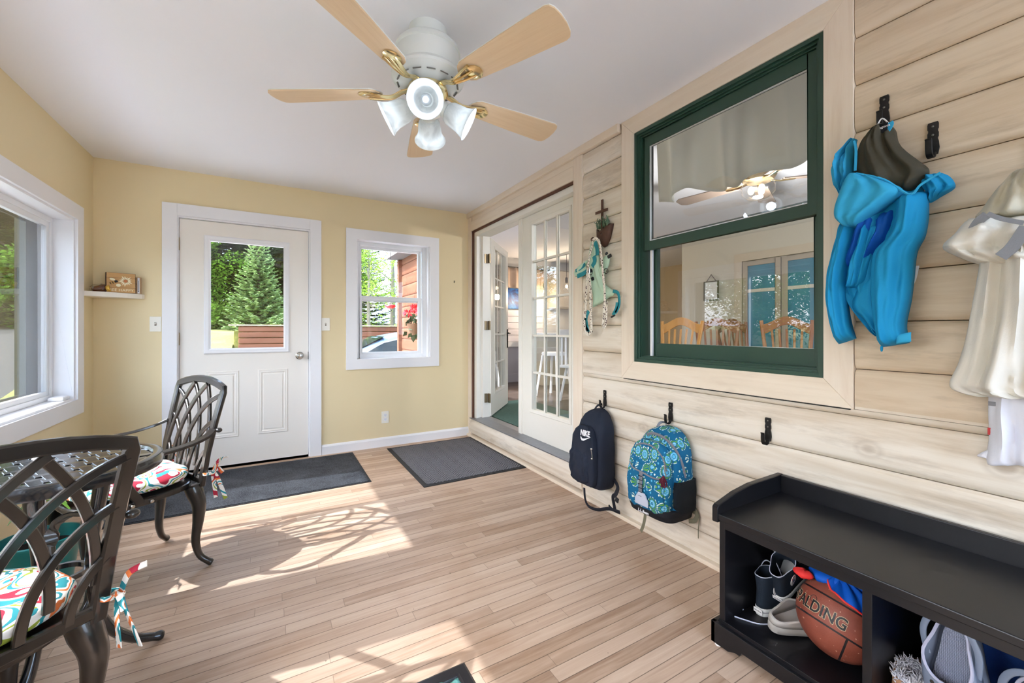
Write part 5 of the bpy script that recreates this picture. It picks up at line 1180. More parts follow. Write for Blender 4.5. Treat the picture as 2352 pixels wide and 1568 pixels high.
# ================================================================= backpacks
def pack(name,par,yc,z0,z1,W,D,mat,tab,xb=XR-.008,n=44,nz=40,fn=None,pw=4.2,mats=None,mid=None):
    """rounded sack against the wall: tab = [(t, width factor, depth factor)] from bottom to top"""
    m_=MB()
    def f(u,v):
        a=2*math.pi*u; c_,s_=math.cos(a),math.sin(a); q=2/pw
        w_=interp([(t,a_) for t,a_,b_ in tab],v)*W/2; d_=interp([(t,b_) for t,a_,b_ in tab],v)*D/2
        x=xb-D*.5*1.0+ (D*.5-d_)*.75 - math.copysign(abs(c_)**q,c_)*d_*1.0; y=yc+math.copysign(abs(s_)**q,s_)*w_; z=lerp(z0,z1,v)
        p=Vector((x,y,z))
        if fn: p=fn(p,u,v,c_,s_)
        return p-par.location
    m_.grid(f,n,nz,cu=True)
    m_.f.append(list(range(n))); m_.m.append(0); m_.f.append([(nz-1)*n+i for i in range(n)]); m_.m.append(0)
    return m_.build(name,mat,par,smooth=True,ang=180)
NAVY=fabric('dark_navy_canvas',srgb(34,40,54),.8,bs=420,b=.35); NV2=fabric('dark_navy_strap',srgb(30,32,40),.7); 
dome=[(0,.0+.80,.80),(.03,.93,.94),(.1,1,1),(.5,1,1),(.72,.96,.93),(.84,.86,.80),(.92,.7,.64),(.97,.5,.46),(1,.22,.25)]
b1=empty('backpack',(XR-.09,2.0,.4)); tag(b1,'dark navy backpack with a white swoosh logo hanging left of the paisley one','backpack')
def crease(amp,f1=17,f2=11,ph=0):
    def g(p,u,v,c,s):
        k=max(0,c); p.x-=amp*k*math.sin(f1*v+3*s+ph)*math.sin(f2*s+5*v); p.y+=amp*.5*abs(s)*math.sin(f1*v*1.3+ph); return p
    return g
pack('body',b1,2.0,.165,.640,.245,.155,NAVY,dome,fn=crease(.004))
pack('front_pocket',b1,2.005,.19,.545,.215,.06,NAVY,[(0,.8,.8),(.05,.95,.95),(.3,1,1.1),(.55,1,1.0),(.8,.92,.9),(.93,.7,.8),(1,.4,.6)],xb=XR-.14,fn=crease(.005,13,9,1))
pack('pocket_flap',b1,2.02,.20,.40,.185,.05,NAVY,[(0,.6,.7),(.1,.9,1),(.5,1,1.2),(.85,.98,1),(1,.9,.6)],xb=XR-.165,fn=crease(.009,11,13,2),pw=3)
FX=XR-.2085
lettering('logo_lettering','NIKE',.047,frame4((FX+.003-b1.location.x,1.955-b1.location.y,.512-b1.location.z),(0,-1,.03),(0,.03,1)),WHT,b1,sx=.82,shear=.15,thick=.001,bold=.0022)
sw=[(-.043,.004),(-.045,-.010),(-.034,-.023),(-.016,-.022),(.052,.012),(-.012,-.008),(-.030,-.010),(-.036,-.003)]
m_=MB(); F4=frame4((FX+.003-b1.location.x,1.952-b1.location.y,.488-b1.location.z),(0,-1,.03),(0,.03,1)); m_.add([F4@Vector((a,b,.001)) for a,b in sw],[(0,1,2,7),(7,2,6),(6,2,3,5),(5,3,4)]); m_.build('logo_mark',WHT,b1,solid=.0008)
m_=MB(); m_.tube(cat(rel([Vector((XR-.205,1.90,.43)),Vector((XR-.203,1.895,.40)),Vector((XR-.203,1.893,.375))],b1),4),.003,6).ell(Vector((XR-.206,1.897,.432))-b1.location,.007,10,8).ell(Vector((XR-.205,1.894,.375))-b1.location,.006,10,8).build('zip_pull',STEEL,b1,smooth=True)
m_=MB(); ribbon(m_,rel([Vector((XR-.07,2.035,.615)),Vector((XR-.058,2.015,.655)),Vector((XR-.030,2.00,.668)),Vector((XR-.045,1.985,.655)),Vector((XR-.065,1.965,.60))],b1),.012,.002,(0,0,1) if False else (1,0,.2)); m_.build('top_loop',NV2,b1,smooth=True)
m_=MB()
ribbon(m_,rel(PX([(1342,1120),(1344,1145),(1352,1162),(1372,1170),(1398,1168),(1424,1176)],XR-.10),b1),.020,.002,(1,0,.1))
ribbon(m_,rel([onX(1410,1100,XR-.05),onX(1419,1118,XR-.05),onX(1414,1135,XR-.06),onX(1408,1142,XR-.07),onX(1412,1168,XR-.07)],b1),.026,.003,(1,0,.1)); ribbon(m_,rel(PX([(1398,1160),(1410,1172),(1424,1178)],XR-.085),b1),.014,.002)
m_.build('shoulder_strap',NV2,b1,smooth=True,ang=50)
m_=MB(); m_.obox(onX(1417,1148,XR-.07)-b1.location,(.008,.026,.030),rotm('X',R(15))); m_.build('buckle',BK,b1,bevel=.003)
# paisley pack
m=NT('paisley_print'); o=m.obj(); s=m.sep(o); v2=m.comb(m.math('MULTIPLY',s[0],1.0),m.math('MULTIPLY',s[1],1.0),m.math('MULTIPLY',s[2],.8))
def flower(sc,loc,petals):
    vn=m.n('ShaderNodeTexVoronoi',feature='F1'); vv=m.mapping(v2,loc=loc); m.set(vn,'Vector',vv); m.set(vn,'Scale',sc); m.set(vn,'Randomness',.5)
    d=vn.outputs['Distance']; df=m.n('ShaderNodeVectorMath',operation='SUBTRACT'); m.set(df,0,vv); m.set(df,1,vn.outputs['Position']); t=m.sep(df.outputs[0])
    an=m.math('ARCTAN2',m.math('ADD',t[1],t[0]),t[2]); return d,m.math('SINE',m.math('MULTIPLY',an,petals)),vn.outputs['Color']
d,an,cr=flower(17.5,(0,0,0),12); BASE=srgb(14,98,138); LTB=srgb(90,176,212); GRN=srgb(96,160,72); WHP=srgb(214,232,214); PUR=srgb(70,66,132)
ringc=m.ramp(d,[(0,WHP),(.05,GRN),(.10,LTB),(.17,BASE),(.20,LTB),(.31,BASE),(.34,GRN),(.44,BASE),(.47,WHP),(.52,BASE)],'CONSTANT')
dash=m.math('GREATER_THAN',an,-.25); rng=lambda lo,hi: m.math('MULTIPLY',m.math('MULTIPLY',m.math('SUBTRACT',1.0,dash),m.math('GREATER_THAN',d,lo)),m.math('LESS_THAN',d,hi))
c1=m.mix(rng(.34,.44),ringc,BASE); c1=m.mix(rng(.20,.31),c1,srgb(150,206,224)); c1=m.mix(rng(.05,.10),c1,BASE); c1=m.mix(rng(.47,.52),c1,BASE)
d3,an3,cr3=flower(44,(3,1,2),7); sml=m.mix(m.math('LESS_THAN',d3,.20),BASE,m.mix(m.math('GREATER_THAN',m.sep(cr3)[0],.6),LTB,WHP)); 
c1=m.mix(m.math('GREATER_THAN',d,.52),c1,sml); m.bsdf(c1,.75,0,m.bump(m.noise(o,300,2,.6),.3,.001),Specular_IOR_Level=.25); PAIS=m.mat
GWB=fabric('grey_webbing',srgb(122,124,132),.7); BLK2=fabric('black_pack_base',srgb(28,30,36),.7); MESH_=fabric('black_mesh_pocket',srgb(26,32,38),.9,bs=500,b=.6)
b2=empty('backpack',(XR-.1,1.465,.42)); tag(b2,'teal paisley-print backpack with grey straps, right of the dark navy one','backpack')
YC=1.467
pack('body',b2,YC,.205,.635,.275,.165,PAIS,dome,fn=crease(.003))
pack('front_pocket',b2,YC+.008,.225,.575,.255,.07,PAIS,[(0,.85,.85),(.05,.97,1),(.3,1,1.05),(.6,1,1),(.8,.93,.9),(.93,.72,.8),(1,.45,.55)],xb=XR-.145,fn=crease(.003,9,7,1))
pack('lower_pocket',b2,YC+.01,.235,.455,.235,.045,PAIS,[(0,.8,.8),(.1,.97,1),(.6,1,1.1),(.85,.98,.95),(1,.92,.6)],xb=XR-.188,fn=crease(.003,7,9,3),pw=3.4)
pack('base',b2,YC,.196,.262,.282,.222,BLK2,[(0,.8,.72),(.2,.96,.95),(.6,1,1),(1,1.0,1.0)],xb=XR-.006)
pack('side_mesh_pocket',b2,YC-.127,.245,.40,.045,.15,MESH_,[(0,.8,.8),(.2,1,1),(.7,1.05,1),(1,.8,.95)],xb=XR-.015,fn=crease(.003,9,7,4),pw=3)
m_=MB()
def arcf(pts,w_): ribbon(m_,rel([Vector(p) for p in pts],b2),w_,.0025,(1,0,.15),6)
XF=XR-.212
arcf([(XF-.014,1.572,.452),(XF-.027,1.535,.432),(XF-.028,1.47,.425),(XF-.027,1.40,.418),(XF-.02,1.352,.428)],.009)
arcf([(XR-.178,1.578,.505),(XR-.198,1.555,.535),(XR-.205,1.50,.560),(XR-.203,1.43,.555),(XR-.205,1.375,.515),(XR-.208,1.352,.46)],.008)
arcf([(XR-.138,1.535,.588),(XR-.147,1.49,.607),(XR-.150,1.42,.602),(XR-.142,1.358,.56),(XR-.122,1.330,.49),(XR-.105,1.327,.42)],.015)
arcf([(XF-.028,1.482,.425),(XF-.033,1.482,.36),(XF-.033,1.482,.30)],.022)
m_.build('grey_trim',GWB,b2,smooth=True,ang=60)
m_=MB()
for k in range(6): m_.box(XF-.037-b2.location.x,XF-.033-b2.location.x,1.470-b2.location.y,1.494-b2.location.y,.305+k*.02-b2.location.z,.307+k*.02-b2.location.z)
m_.build('daisy_chain_stitching',BLK2,b2)
m_=MB(); m_.prism([(-.042,-.03),(.042,-.03),(.042,.0),(.02,.034),(-.02,.034),(-.042,.0)],0,XF-.037-b2.location.x,XF-.030-b2.location.x); m_.v=[(a,b+1.475-YC+.0,c+.292-.42) for a,b,c in m_.v]; m_.build('reflective_patch',fabric('silver_patch',srgb(188,194,208),.5),b2,bevel=.003)
lettering('brand_lettering','L.L.Bean',.020,frame4((XR-.2305-b2.location.x,1.475-b2.location.y,.226-b2.location.z),(0,-1,0),(.12,0,1)),WHT,b2,thick=.001,bold=.0004)
m_=MB(); m_.tube(rel([Vector((XR-.215,1.36,.49)),Vector((XR-.22,1.352,.46)),Vector((XR-.218,1.345,.44))],b2),.003,6).build('zip_pull',STEEL,b2,smooth=True)
m_=MB(); r5=random.Random(6)
for k in range(22): m_.tube(rel([Vector((XR-.228,1.352,.442)),Vector((XR-.232+r5.uniform(-.008,.008),1.352+r5.uniform(-.016,.016),.42)),Vector((XR-.232+r5.uniform(-.012,.012),1.352+r5.uniform(-.018,.018),.395+r5.uniform(-.008,.01)))],b2),.003,5)
m_.build('tassel',fabric('maroon_tassel',srgb(92,34,48),.9),b2,smooth=True)
m_=MB(); hk2=onX(1538,956,XR-.04)
ribbon(m_,rel([Vector((XR-.08,1.53,.60)),Vector((XR-.06,1.517,.645)),Vector((XR-.030,1.504,.642+.005)),Vector((XR-.05,1.487,.635)),Vector((XR-.075,1.455,.59))],b2),.014,.002,(1,0,.2)); m_.build('top_loop',GWB,b2,smooth=True)
m_=MB(); OWB=fabric('olive_webbing',srgb(120,116,96),.8); ribbon(m_,rel(PX([(1480,1150),(1482,1180),(1478,1205),(1472,1220)],XR-.10),b2),.018,.002); m_.build('loose_strap',OWB,b2,smooth=True,ang=50); m_=MB(); ribbon(m_,rel([onX(1585,1170,XR-.02),onX(1600,1180,XR-.02),onX(1596,1195,XR-.03),onX(1582,1196,XR-.05)],b2),.022,.002); m_.build('loose_strap',OWB,b2,smooth=True,ang=50); m_=MB(); ribbon(m_,rel(PX([(1598,1165),(1606,1185),(1604,1215),(1604,1236)],XR-.015),b2),.005,.002); m_.build('loose_strap',OWB,b2,smooth=True,ang=50)
# ================================================================= storage bench
BNC=plain('black_bench_paint',srgb(17,17,21),.36,var=.12,vscale=4,bump=.03,bscale=60,Specular_IOR_Level=.42)
B0,B1=-.36,.930; bn=empty('shoe_bench',(1.62,.285,0)); tag(bn,'long black cubby bench with raised back standing along the log wall','bench')
def BP(mb,name,**kw): mb.v=[(a-1.62,b-.285,c) for a,b,c in mb.v]; return mb.build(name,kw.pop('mat',BNC),bn,**kw)
BP(MB().box(1.392,1.806,B0,B1-.006,.455,.477),'seat_board',bevel=.003)
BP(MB().box(1.398,1.412,B0+.02,B1-.028,.428,.455),'apron',bevel=.0015)
for k,(ya,yb) in enumerate(((B1-.030,B1-.008),(.481,.503),(.058,.08),(B0,B0+.022))): BP(MB().box(1.400,1.81,ya,yb,.098,.455),'side_panel' if k in (0,3) else 'divider',bevel=.0015)
for ya in (B1-.010,B0-.012): BP(MB().prism([(1.386,.446),(1.386,.500),(1.396,.508),(1.50,.533),(1.60,.545),(1.826,.547),(1.826,.446)],1,ya,ya+.022),'raised_end',bevel=.003)
BP(MB().box(1.806,1.826,B0,B1-.01,.455,.545),'back_rail',bevel=.003); BP(MB().box(1.806,1.812,B0,B1-.01,.098,.455),'back_panel')
BP(MB().box(1.396,1.806,B0,B1-.008,.082,.099),'bottom_shelf',bevel=.001)
fr=[(B0-.012,.010),(B0-.012,.086),(B1+.014,.086),(B1+.014,.010),(B1-.05,.010),(B1-.075,.022),(B1-.092,.022),(B1-.10,.036),(B0+.11,.036),(B0+.095,.022),(B0+.06,.010)]
BP(MB().prism(fr,0,1.383,1.400),'plinth_front',bevel=.002); BP(MB().box(1.383,1.82,B1-.002,B1+.014,.010,.086),'plinth_side',bevel=.002)
BP(MB().lathe([(0,0),(.012,0),(.012,.010),(0,.010)],16,(1.400,B1-.004,0)).lathe([(0,0),(.012,0),(.012,.010),(0,.010)],16,(1.400,B0+.02,0)).lathe([(0,0),(.012,0),(.012,.010),(0,.010)],16,(1.80,B1-.01,0)).lathe([(0,0),(.012,0),(.012,.010),(0,.010)],16,(1.80,B0+.02,0)),'glides',mat=WHT)
SZ=.0992
# ================================================================= ball
m=NT('basketball_leather'); o=m.obj(); s=m.sep(o); nrm=m.n('ShaderNodeVectorMath',operation='NORMALIZE'); m.set(nrm,0,o); t=m.sep(nrm.outputs[0])
g1=m.math('LESS_THAN',m.math('ABSOLUTE',m.math('SUBTRACT',t[2],.30)),.022); g2=m.math('LESS_THAN',m.math('ABSOLUTE',m.math('ADD',t[2],.36)),.022)
g3=m.math('MULTIPLY',m.math('LESS_THAN',m.math('ABSOLUTE',m.math('SUBTRACT',t[1],.25)),.024),m.math('LESS_THAN',t[2],-.36))
gg=m.math('MAXIMUM',g1,m.math('MAXIMUM',g2,g3)); dots=m.voro(o,260); 
cc=m.ramp(m.noise(o,9,4,.6),[(.3,srgb(118,56,42)),(.7,srgb(148,80,62))]); cc=m.mix(m.math('GREATER_THAN',m.noise(o,70,2,.6),.72),cc,srgb(196,150,130)); cc=m.mix(gg,cc,srgb(22,22,26))
m.bsdf(cc,.55,0,m.bump(m.math('SUBTRACT',m.math('MULTIPLY',dots,.5),gg),.5,.0012)); BALLM=m.mat
def euls0(x,z):
    x=Vector(x).normalized(); z=(z-x*z.dot(x)).normalized(); y=z.cross(x)
    return Matrix(((x.x,y.x,z.x),(x.y,y.y,z.y),(x.z,y.z,z.z))).to_euler()
BC=Vector((1.575,.6215,SZ+.120)); ball=empty('basketball',BC); _vd=(Vector((0,0,1.14))-BC).normalized(); _rt=Vector((0,0,1)).cross(_vd).normalized(); _up=_vd.cross(_rt); ball.rotation_euler=euls0(_vd,_up*math.cos(R(17))+_rt*math.sin(R(17))); tag(ball,'scuffed brown basketball with lettering in the left cubby of the bench','ball')
MB().ell((0,0,0),.119,64,40).build('shell',BALLM,ball,smooth=True,ang=180)
# lettering wrapped on the ball, facing the camera
Ri=ball.rotation_euler.to_matrix().inverted(); vd=(Vector((0,0,1.14))-BC).normalized(); rt_=Vector((0,0,1)).cross(vd).normalized(); upv=vd.cross(rt_)
def ballfn(a0,b0,roll,rad=.1192):
    def f(x,y,z):
        x,y=x*math.cos(roll)-y*math.sin(roll),x*math.sin(roll)+y*math.cos(roll)
        A=a0+x/.119; B=b0+y/.119; d=(vd*math.cos(A)+rt_*math.sin(A))*math.cos(B)+upv*math.sin(B)
        return Ri@(d*(rad+z))
    return f
lettering('brand_lettering','SPALDING',.047,None,plain('ball_outline_ink',srgb(206,188,150),.6),ball,bold=.0022,sx=.86,fn=ballfn(-.62,.06,R(-17)),thick=.0006)
lettering('brand_lettering','SPALDING',.047,None,plain('ball_black_ink',(.012,.012,.014,1),.5),ball,bold=.0009,sx=.86,fn=ballfn(-.62,.06,R(-17)),thick=.0012)
m_=MB(); 
for rr_ in (.0105,):
    fnb=ballfn(-.62,.24,0,.1196); m_.tube([fnb(rr_*math.cos(t),rr_*math.sin(t),0) for t in [i*.314 for i in range(20)]],.0007,5,closed=True)
m_.build('round_mark',plain('ball_black_ink2',(.012,.012,.014,1),.5),ball)
# jersey draped over the ball
JB=fabric('royal_jersey_mesh',srgb(16,92,198),.6); JR=fabric('coral_jersey_trim',srgb(240,62,60),.6)
js=empty('jersey',BC+Vector((0,0,.12))); tag(js,'royal blue jersey with coral trim stuffed on top of the basketball','jersey')
def jf(u,v,off=0,th=1):
    A=lerp(R(-205),R(-55),u); d0=Vector((math.cos(A),math.sin(A),0))
    el=lerp(R(90),R(lerp(70,8,u)),v); r_=.1245+.006*math.sin(u*15+v*3)*v+.004*math.sin(u*31)+off
    return Vector((d0.x*math.cos(el)*r_,d0.y*math.cos(el)*r_,math.sin(el)*(r_+.004)-.12))
JA=R(-100)
jo=MB().grid(lambda u,v: jf(u,v),40,18).build('cloth',JB,js,smooth=True,solid=.004)
MB().tube([jf(i/39,1.0,.0015) for i in range(40)],.0028,6).build('edge_trim',JR,js,smooth=True)
m_=MB(); m_.ell((.0,.03,-.004),(.045,.055,.022),18,12,fn=lambda p,a,b:p*(1+.12*math.sin(5*a))); m_.build('bunched_body',JB,js,smooth=True,ang=180)
m_=MB(); m_.ell((-.050,.085,-.006),(.020,.028,.015),14,10,fn=lambda p,a,b:p*(1+.1*math.sin(4*a+1))); m_.build('bunched_trim',JR,js,smooth=True,ang=180)
# ================================================================= shoes
def footc(a,L,W): 
    c_,s_=math.cos(a),math.sin(a); x=L/2+L/2*math.copysign(abs(c_)**.85,c_); k=x/L
    w_=W/2*(.74+.30*sm(.25,.7,k)-.05*sm(.85,1,k)); return x,math.copysign(abs(s_)**.72,s_)*w_
def shoe_rings(tab,L,W,n=36):
    """tab: (z, heel x, front x, width factor[, front lift])"""
    m_=MB(); nz=len(tab)
    for t_ in tab:
        z,h0,f0,wf=t_[:4]; lf=t_[4] if len(t_)>4 else 0
        for i in range(n):
            x,y=footc(2*math.pi*i/n,L,W); k=x/L; m_.v.append((h0+k*(f0-h0),y*wf,z+lf*k*k))
    for j in range(nz-1):
        for i in range(n): i2=(i+1)%n; m_.f.append([j*n+i,j*n+i2,(j+1)*n+i2,(j+1)*n+i]); m_.m.append(0)
    return m_
def euls(x,z):
    x=Vector(x).normalized(); z=Vector(z); z=(z-x*z.dot(x)).normalized(); y=z.cross(x)
    return Matrix(((x.x,y.x,z.x),(x.y,y.y,z.y),(x.z,y.z,z.z))).to_euler()
SOLE=plain('white_rubber_sole',srgb(222,224,222),.5,var=.08,vscale=20); CANV=fabric('navy_black_canvas',srgb(30,40,52),.85,bs=500,b=.4); LACE=fabric('white_lace',srgb(200,206,224),.8); OUTS=plain('brown_black_outsole',srgb(48,40,38),.8,bump=.5,bscale=120)
def hightop(loc,rot,label,lace=True):
    e=empty('high_top_sneaker',loc); e.rotation_euler=rot; tag(e,label,'shoe','navy high-top sneakers in the left cubby'); L,W=.235,.088
    so=shoe_rings([(.003,.006,L-.008,.90),(.0,.0,L,.97),(.006,-.002,L+.002,1.0),(.026,-.002,L+.001,1.0),(.029,.003,L-.004,.95)],L,W); n=36; so.f.append(list(range(n))[::-1]); so.m.append(0); so.f.append([4*n+i for i in range(n)]); so.m.append(0)
    s_=so.build('sole',SOLE,e,smooth=True,ang=50)
    m_=shoe_rings([(-.0008,.012,L-.014,.84),(-.0008,.04,L-.04,.5)],L,W); m_.f.append(list(range(36,72))[::-1]); m_.m.append(0); m_.build('outsole',OUTS,s_)
    shoe_rings([(.0145,-.0028,L+.003,1.012),(.0165,-.0028,L+.003,1.012)],L,W).build('foxing_stripe',plain('navy_stripe',srgb(24,30,56),.6),s_)
    up=shoe_rings([(.026,.003,L-.004,.94),(.040,.002,L-.010,.92),(.055,.003,L-.045,.86),(.068,.006,L-.085,.80),(.085,.008,L-.115,.76),(.105,.006,L-.128,.76),(.125,.002,L-.130,.80),(.142,-.002,L-.128,.83)],L,W)
    up.build('upper',CANV,e,smooth=True,solid=.003,ang=180)
    shoe_rings([(.141,-.003,L-.1275,.85),(.1445,-.003,L-.1275,.85),(.1445,-.001,L-.130,.80)],L,W).build('collar_edge',LACE,e,smooth=True)
    tc=MB()
    def tf(u,v):
        a=lerp(-math.pi/2.6,math.pi/2.6,u); x,y=footc(a,L,W); k=v; return Vector((lerp(x-.002,L-.05,k),y*.97*(1-.15*k)*(1-.0*k),.027+.026*math.sin(k*math.pi/2)*(.8+.2*math.cos(a))+.0))
    tc.grid(tf,20,8); tc.build('toe_cap',SOLE,e,smooth=True,solid=.002,ang=180)
    lc=MB()
    for k in range(6):
        t=k/5; x=lerp(L-.062,L-.118,min(1,t*1.2)); z=lerp(.052,.128,t)
        for s in (-1,1): lc.sweep([(x-.002,s*.016,z+.004),(x+.004,s*.006,z+.012),(x-.004,-s*.006,z+.016)],[(-.0035,-.001),(.0035,-.001),(.0035,.001),(-.0035,.001)],up=(1,0,.6))
    if lace:
        lc.sweep(cat([(.112,-.004,.145),(.100,.004,.172),(.080,-.012,.182),(.072,-.032,.160),(.070,-.045,.13),(.055,-.052,.08),(.035,-.056,.03),(.005,-.056,.006),(-.045,-.035,.003),(-.075,.005,.003),(-.09,.03,.003)],5),[(-.0036,-.0014),(.0036,-.0014),(.0036,.0014),(-.0036,.0014)])
        lc.sweep(cat([(.112,.01,.145),(.095,.03,.162),(.085,.044,.14),(.07,.05,.08),(.03,.052,.02),(-.01,.05,.003),(-.03,.04,.003)],5),[(-.0032,-.0012),(.0032,-.0012),(.0032,.0012),(-.0032,.0012)])
    lc.build('laces',LACE,e,smooth=True,ang=50)
    ey=MB()
    for k in range(6):
        for s in (-1,1): t=k/5; ey.ell((lerp(L-.066,L-.128,min(1,t*1.2)),s*(.022+.002*k),lerp(.050,.128,t)),(.003,.003,.003),8,6)
    ey.build('eyelets',STEEL,e,smooth=True)
    pt=MB().lathe([(0,.0),(.0195,0),(.019,.0012),(0,.0014)],28,(.045,-.0375,.100),rotm('X',R(90))); pt.build('ankle_patch',WHT,e,smooth=True)
    st_=MB(); V=[]
    for i in range(10): r_=.0095 if i%2==0 else .004; a=math.pi/2+i*math.pi/5; V.append((.045+r_*math.cos(a),-.0398,.100+r_*math.sin(a)))
    st_.add(V+[(.045,-.0402,.100)],[[i,(i+1)%10,10] for i in range(10)]); st_.build('patch_star',plain('star_blue',srgb(26,48,120),.6),e)
    lettering('patch_lettering','CONVERSE',.0055,frame4((.045,-.0392,.1135),(1,0,0),(0,0,1)),plain('patch_red',srgb(170,40,50),.6),e); lettering('patch_lettering','ALL STAR',.0045,frame4((.045,-.0392,.0865),(1,0,0),(0,0,1)),plain('patch_blue',srgb(26,48,120),.6),e)
    MB().obox((-.0035,0,.017),(.0016,.032,.016)).build('heel_label',WHT,e); lettering('heel_lettering','ALL STAR',.006,frame4((-.0044,0,.017),(0,-1,0),(0,0,1)),plain('heel_ink',(.02,.02,.02,1),.6),e)
    return e
hightop((1.535,.858,SZ+.001),(0,0,R(-4)),'navy high-top sneaker standing upright with loose white laces in the left cubby')
hightop((1.585,.815,SZ+.060),euls((.84,.02,.46),(-.5,-.15,.85)),'navy high-top sneaker tilted behind the upright one, toe up',False)
hightop((1.665,.640,.372),euls((-.02,.225,-.07),(.85,.15,.5)),'navy high-top sneaker lying on the ball, its dark sole showing under the bench top',False)
# clogs
CLG=plain('warm_grey_foam',srgb(178,174,168),.6,var=.06,vscale=12,bump=.1,bscale=150); CLB=plain('blue_grey_foam',srgb(118,130,150),.55,var=.06,vscale=12,bump=.1,bscale=150); CLL=plain('pale_lilac_foam',srgb(172,174,194),.55,var=.05)
m=NT('waffle_insole'); o=m.obj(); s=m.sep(o); a_=m.math('SINE',m.math('MULTIPLY',m.math('ADD',s[0],s[1]),900)); b_=m.math('SINE',m.math('MULTIPLY',m.math('SUBTRACT',s[0],s[1]),900)); hh=m.math('MULTIPLY',a_,b_)
cc=m.ramp(m.math('ADD',m.math('MULTIPLY',hh,.35),.5),[(.2,srgb(104,112,134)),(.8,srgb(186,192,214))]); m.bsdf(cc,.55,0,m.bump(hh,.8,.002)); WAF=m.mat
def clog(loc,rot,label,outer,inner,holes=True,L=.25,W=.10,strap=True):
    e=empty('clog',loc); e.rotation_euler=rot; tag(e,label,'shoe')
    n=36
    m_=shoe_rings([(.0,.012,L-.012,.86),(.004,.002,L-.002,.96),(.018,.0,L,1.0),(.030,-.001,L,1.0),(.034,.0,L-.003,.985)],L,W); m_.f.append(list(range(n))[::-1]); m_.m.append(0); m_.build('sole',outer,e,smooth=True,ang=50)
    m_=shoe_rings([(.034,.0,L-.003,.98),(.048,.0,L-.014,.97),(.060,.001,L-.045,.94),(.068,.003,L-.085,.90),(.072,.005,L-.110,.86),(.073,.008,L-.116,.80)],L,W)
    def cut(v):
        x,y,z=v
        if z>.045 and x<L*.42: z=.045+(z-.045)*(.25+.75*sm(.05*L,.42*L,x))
        return (x,y,z)
    m_.v=[cut(v) for v in m_.v]; m_.build('upper',outer,e,smooth=True,solid=.004,ang=180)
    m_=shoe_rings([(.030,.012,L-.02,.86),(.026,.03,L-.05,.6),(.025,.06,L-.1,.2)],L,W); m_.f.append([2*n+i for i in range(n)]); m_.m.append(0); m_.build('insole',inner,e,smooth=True,ang=180)
    rim=[cut((v[0],v[1],v[2]+.001)) for v in shoe_rings([(.073,.006,L-.115,.83)],L,W,36).v]; MB().tube(rim,.0036,6,closed=True).build('rim',outer if not holes else CLL if outer is CLB else outer,e,smooth=True)
    if holes:
        h_=MB()
        for k,(x,y) in enumerate(((.185,-.02),(.185,.0),(.185,.02),(.165,-.028),(.165,-.008),(.165,.012),(.165,.03),(.205,-.012),(.205,.012))): h_.lathe([(0,0),(.0045,0),(.0045,.004),(0,.004)],12,(x,y,.060+.085*(.205-x)+.006))
        h_.build('vent_holes',DARKGAP,e)
    if not strap: return e
    st_=MB(); st_.bar(cat([(L*.40,W*.42,.052),(L*.2,W*.47,.062),(L*.03,W*.30,.068),(-.012,0,.07),(L*.03,-W*.30,.068),(L*.2,-W*.47,.062),(L*.40,-W*.42,.052)],5),.014,.005,(0,0,1)) ; st_.build('heel_strap',outer,e,smooth=True,ang=50)
    return e
clog((1.475,.790,SZ+.012),(R(14),R(0),R(-22)),'worn warm grey clog lying in front of the basketball in the left cubby',CLG,CLG,strap=False)
clog((1.545,.338,.398),euls((-.20,-.04,-.97),(-.93,.25,.25)),'blue-grey clog standing on its toe in the right cubby, waffle insole showing',CLB,WAF,L=.27,W=.115)
clog((1.545,.205,.348),euls((-.05,-.04,-.97),(-.93,.25,.15)),'second blue-grey clog at the right edge of the bench, cut off by the picture edge',CLB,WAF,L=.25,W=.11)
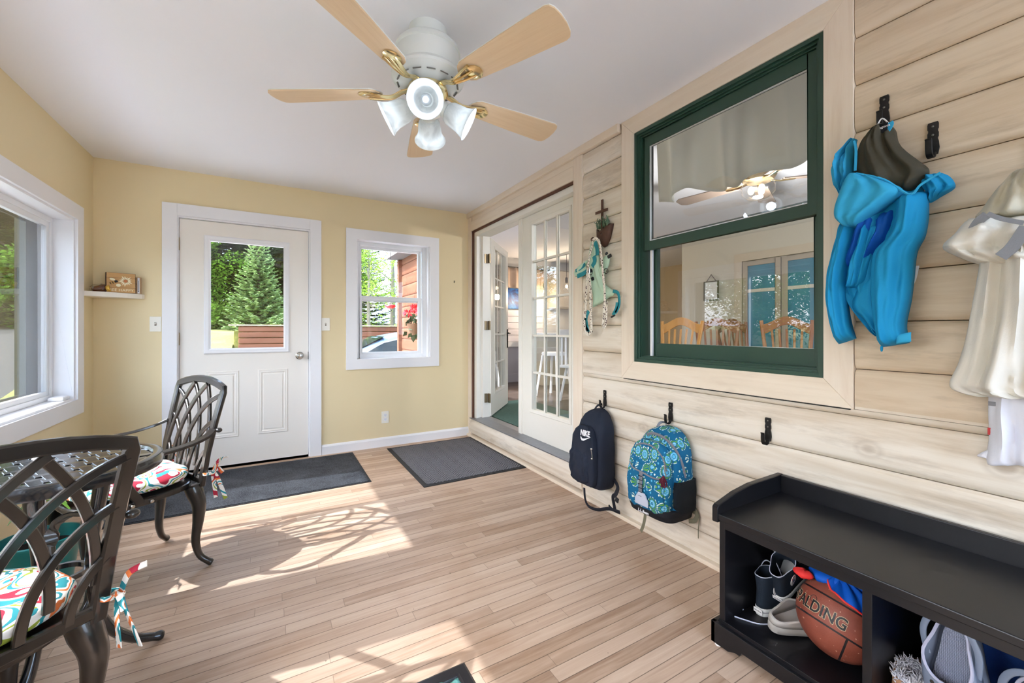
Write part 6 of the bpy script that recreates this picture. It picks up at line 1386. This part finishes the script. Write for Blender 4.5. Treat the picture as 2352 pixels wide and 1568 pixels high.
# slipper with wool lining
SUE=plain('tan_suede',srgb(170,128,96),.9,var=.12,vscale=14); sl_=empty('slipper',(1.45,.437,SZ+.001),R(-3)); tag(sl_,'tan slipper with shaggy white lining in the right cubby','slipper')
m_=shoe_rings([(.0,.006,.254,.93),(.004,.0,.26,1.0),(.02,.0,.26,1.0),(.045,.0,.25,.98),(.07,.004,.215,.93),(.088,.008,.165,.86),(.098,.012,.135,.78)],.26,.105); m_.f.append(list(range(36))[::-1]); m_.m.append(0); m_.build('upper',SUE,sl_,smooth=True,solid=.004,ang=180)
r6=random.Random(9); m_=MB()
ringp=[Vector(v) for v in shoe_rings([(.096,.014,.134,.74)],.26,.105).v]
for k in range(900):
    i=r6.random()*36; a=ringp[int(i)%36]; b=ringp[(int(i)+1)%36]; p=a.lerp(b,i%1); cen=Vector((.075,0,.09)); d=(cen-p); d.z=0; d.normalize()
    p=p+d*r6.uniform(-.004,.022)-Vector((0,0,r6.uniform(0,.02))); q=p+Vector((r6.uniform(-.012,.012),r6.uniform(-.012,.012),r6.uniform(.004,.018)))+d*r6.uniform(-.010,.012)
    m_.tube([p,(p+q)/2+Vector((r6.uniform(-.003,.003),r6.uniform(-.003,.003),.002)),q],[.0026,.0018,.0006],4)
WOOL=plain('shaggy_wool',srgb(206,206,214),.95,var=.12,vscale=40); w_=m_.build('wool_lining',WOOL,sl_); w_['kind']='stuff'
m_=shoe_rings([(.09,.018,.13,.70),(.05,.02,.15,.72),(.03,.03,.20,.7)],.26,.105); m_.f.append([72+i for i in range(36)]); m_.m.append(0); m_.build('inner',WOOL,sl_,smooth=True)
# blue bag at the back of the right cubby
NB=fabric('navy_blue_bag',srgb(20,58,120),.8); bb=empty('backpack',(1.72,.30,SZ)); tag(bb,'navy blue bag slumped at the back of the right cubby behind the clog','backpack')
m_=MB(); m_.grid(lambda u,v: Vector((-.03+.075*math.copysign(abs(math.cos(6.283*u))**.6,math.cos(6.283*u))*(1-.3*v*v)*(1 if v<.98 else .3)+.04*v, .02+.13*math.copysign(abs(math.sin(6.283*u))**.6,math.sin(6.283*u))*(1-.35*v*v)*(1 if v<.98 else .3)+.006*math.sin(9*v+6.283*u*2), .001+.27*v)),36,24,cu=True); m_.f.append(list(range(36))); m_.m.append(0); m_.f.append([23*36+i for i in range(36)]); m_.m.append(0); m_.build('body',NB,bb,smooth=True,ang=180)
m_=MB(); ribbon(m_,[(-.075,.09,.06),(-.088,.085,.14),(-.07,.08,.22),(-.02,.075,.29)],.028,.004,(1,0,0)); ribbon(m_,[(-.082,.03,.10),(-.09,.04,.18),(-.06,.035,.25)],.012,.003,(1,0,0)); m_.build('strap',NB,bb,smooth=True)
m_=MB(); m_.obox((-.094,.05,.155),(.008,.03,.016),rotm('X',R(-50))); m_.build('buckle',BK,bb,bevel=.003)
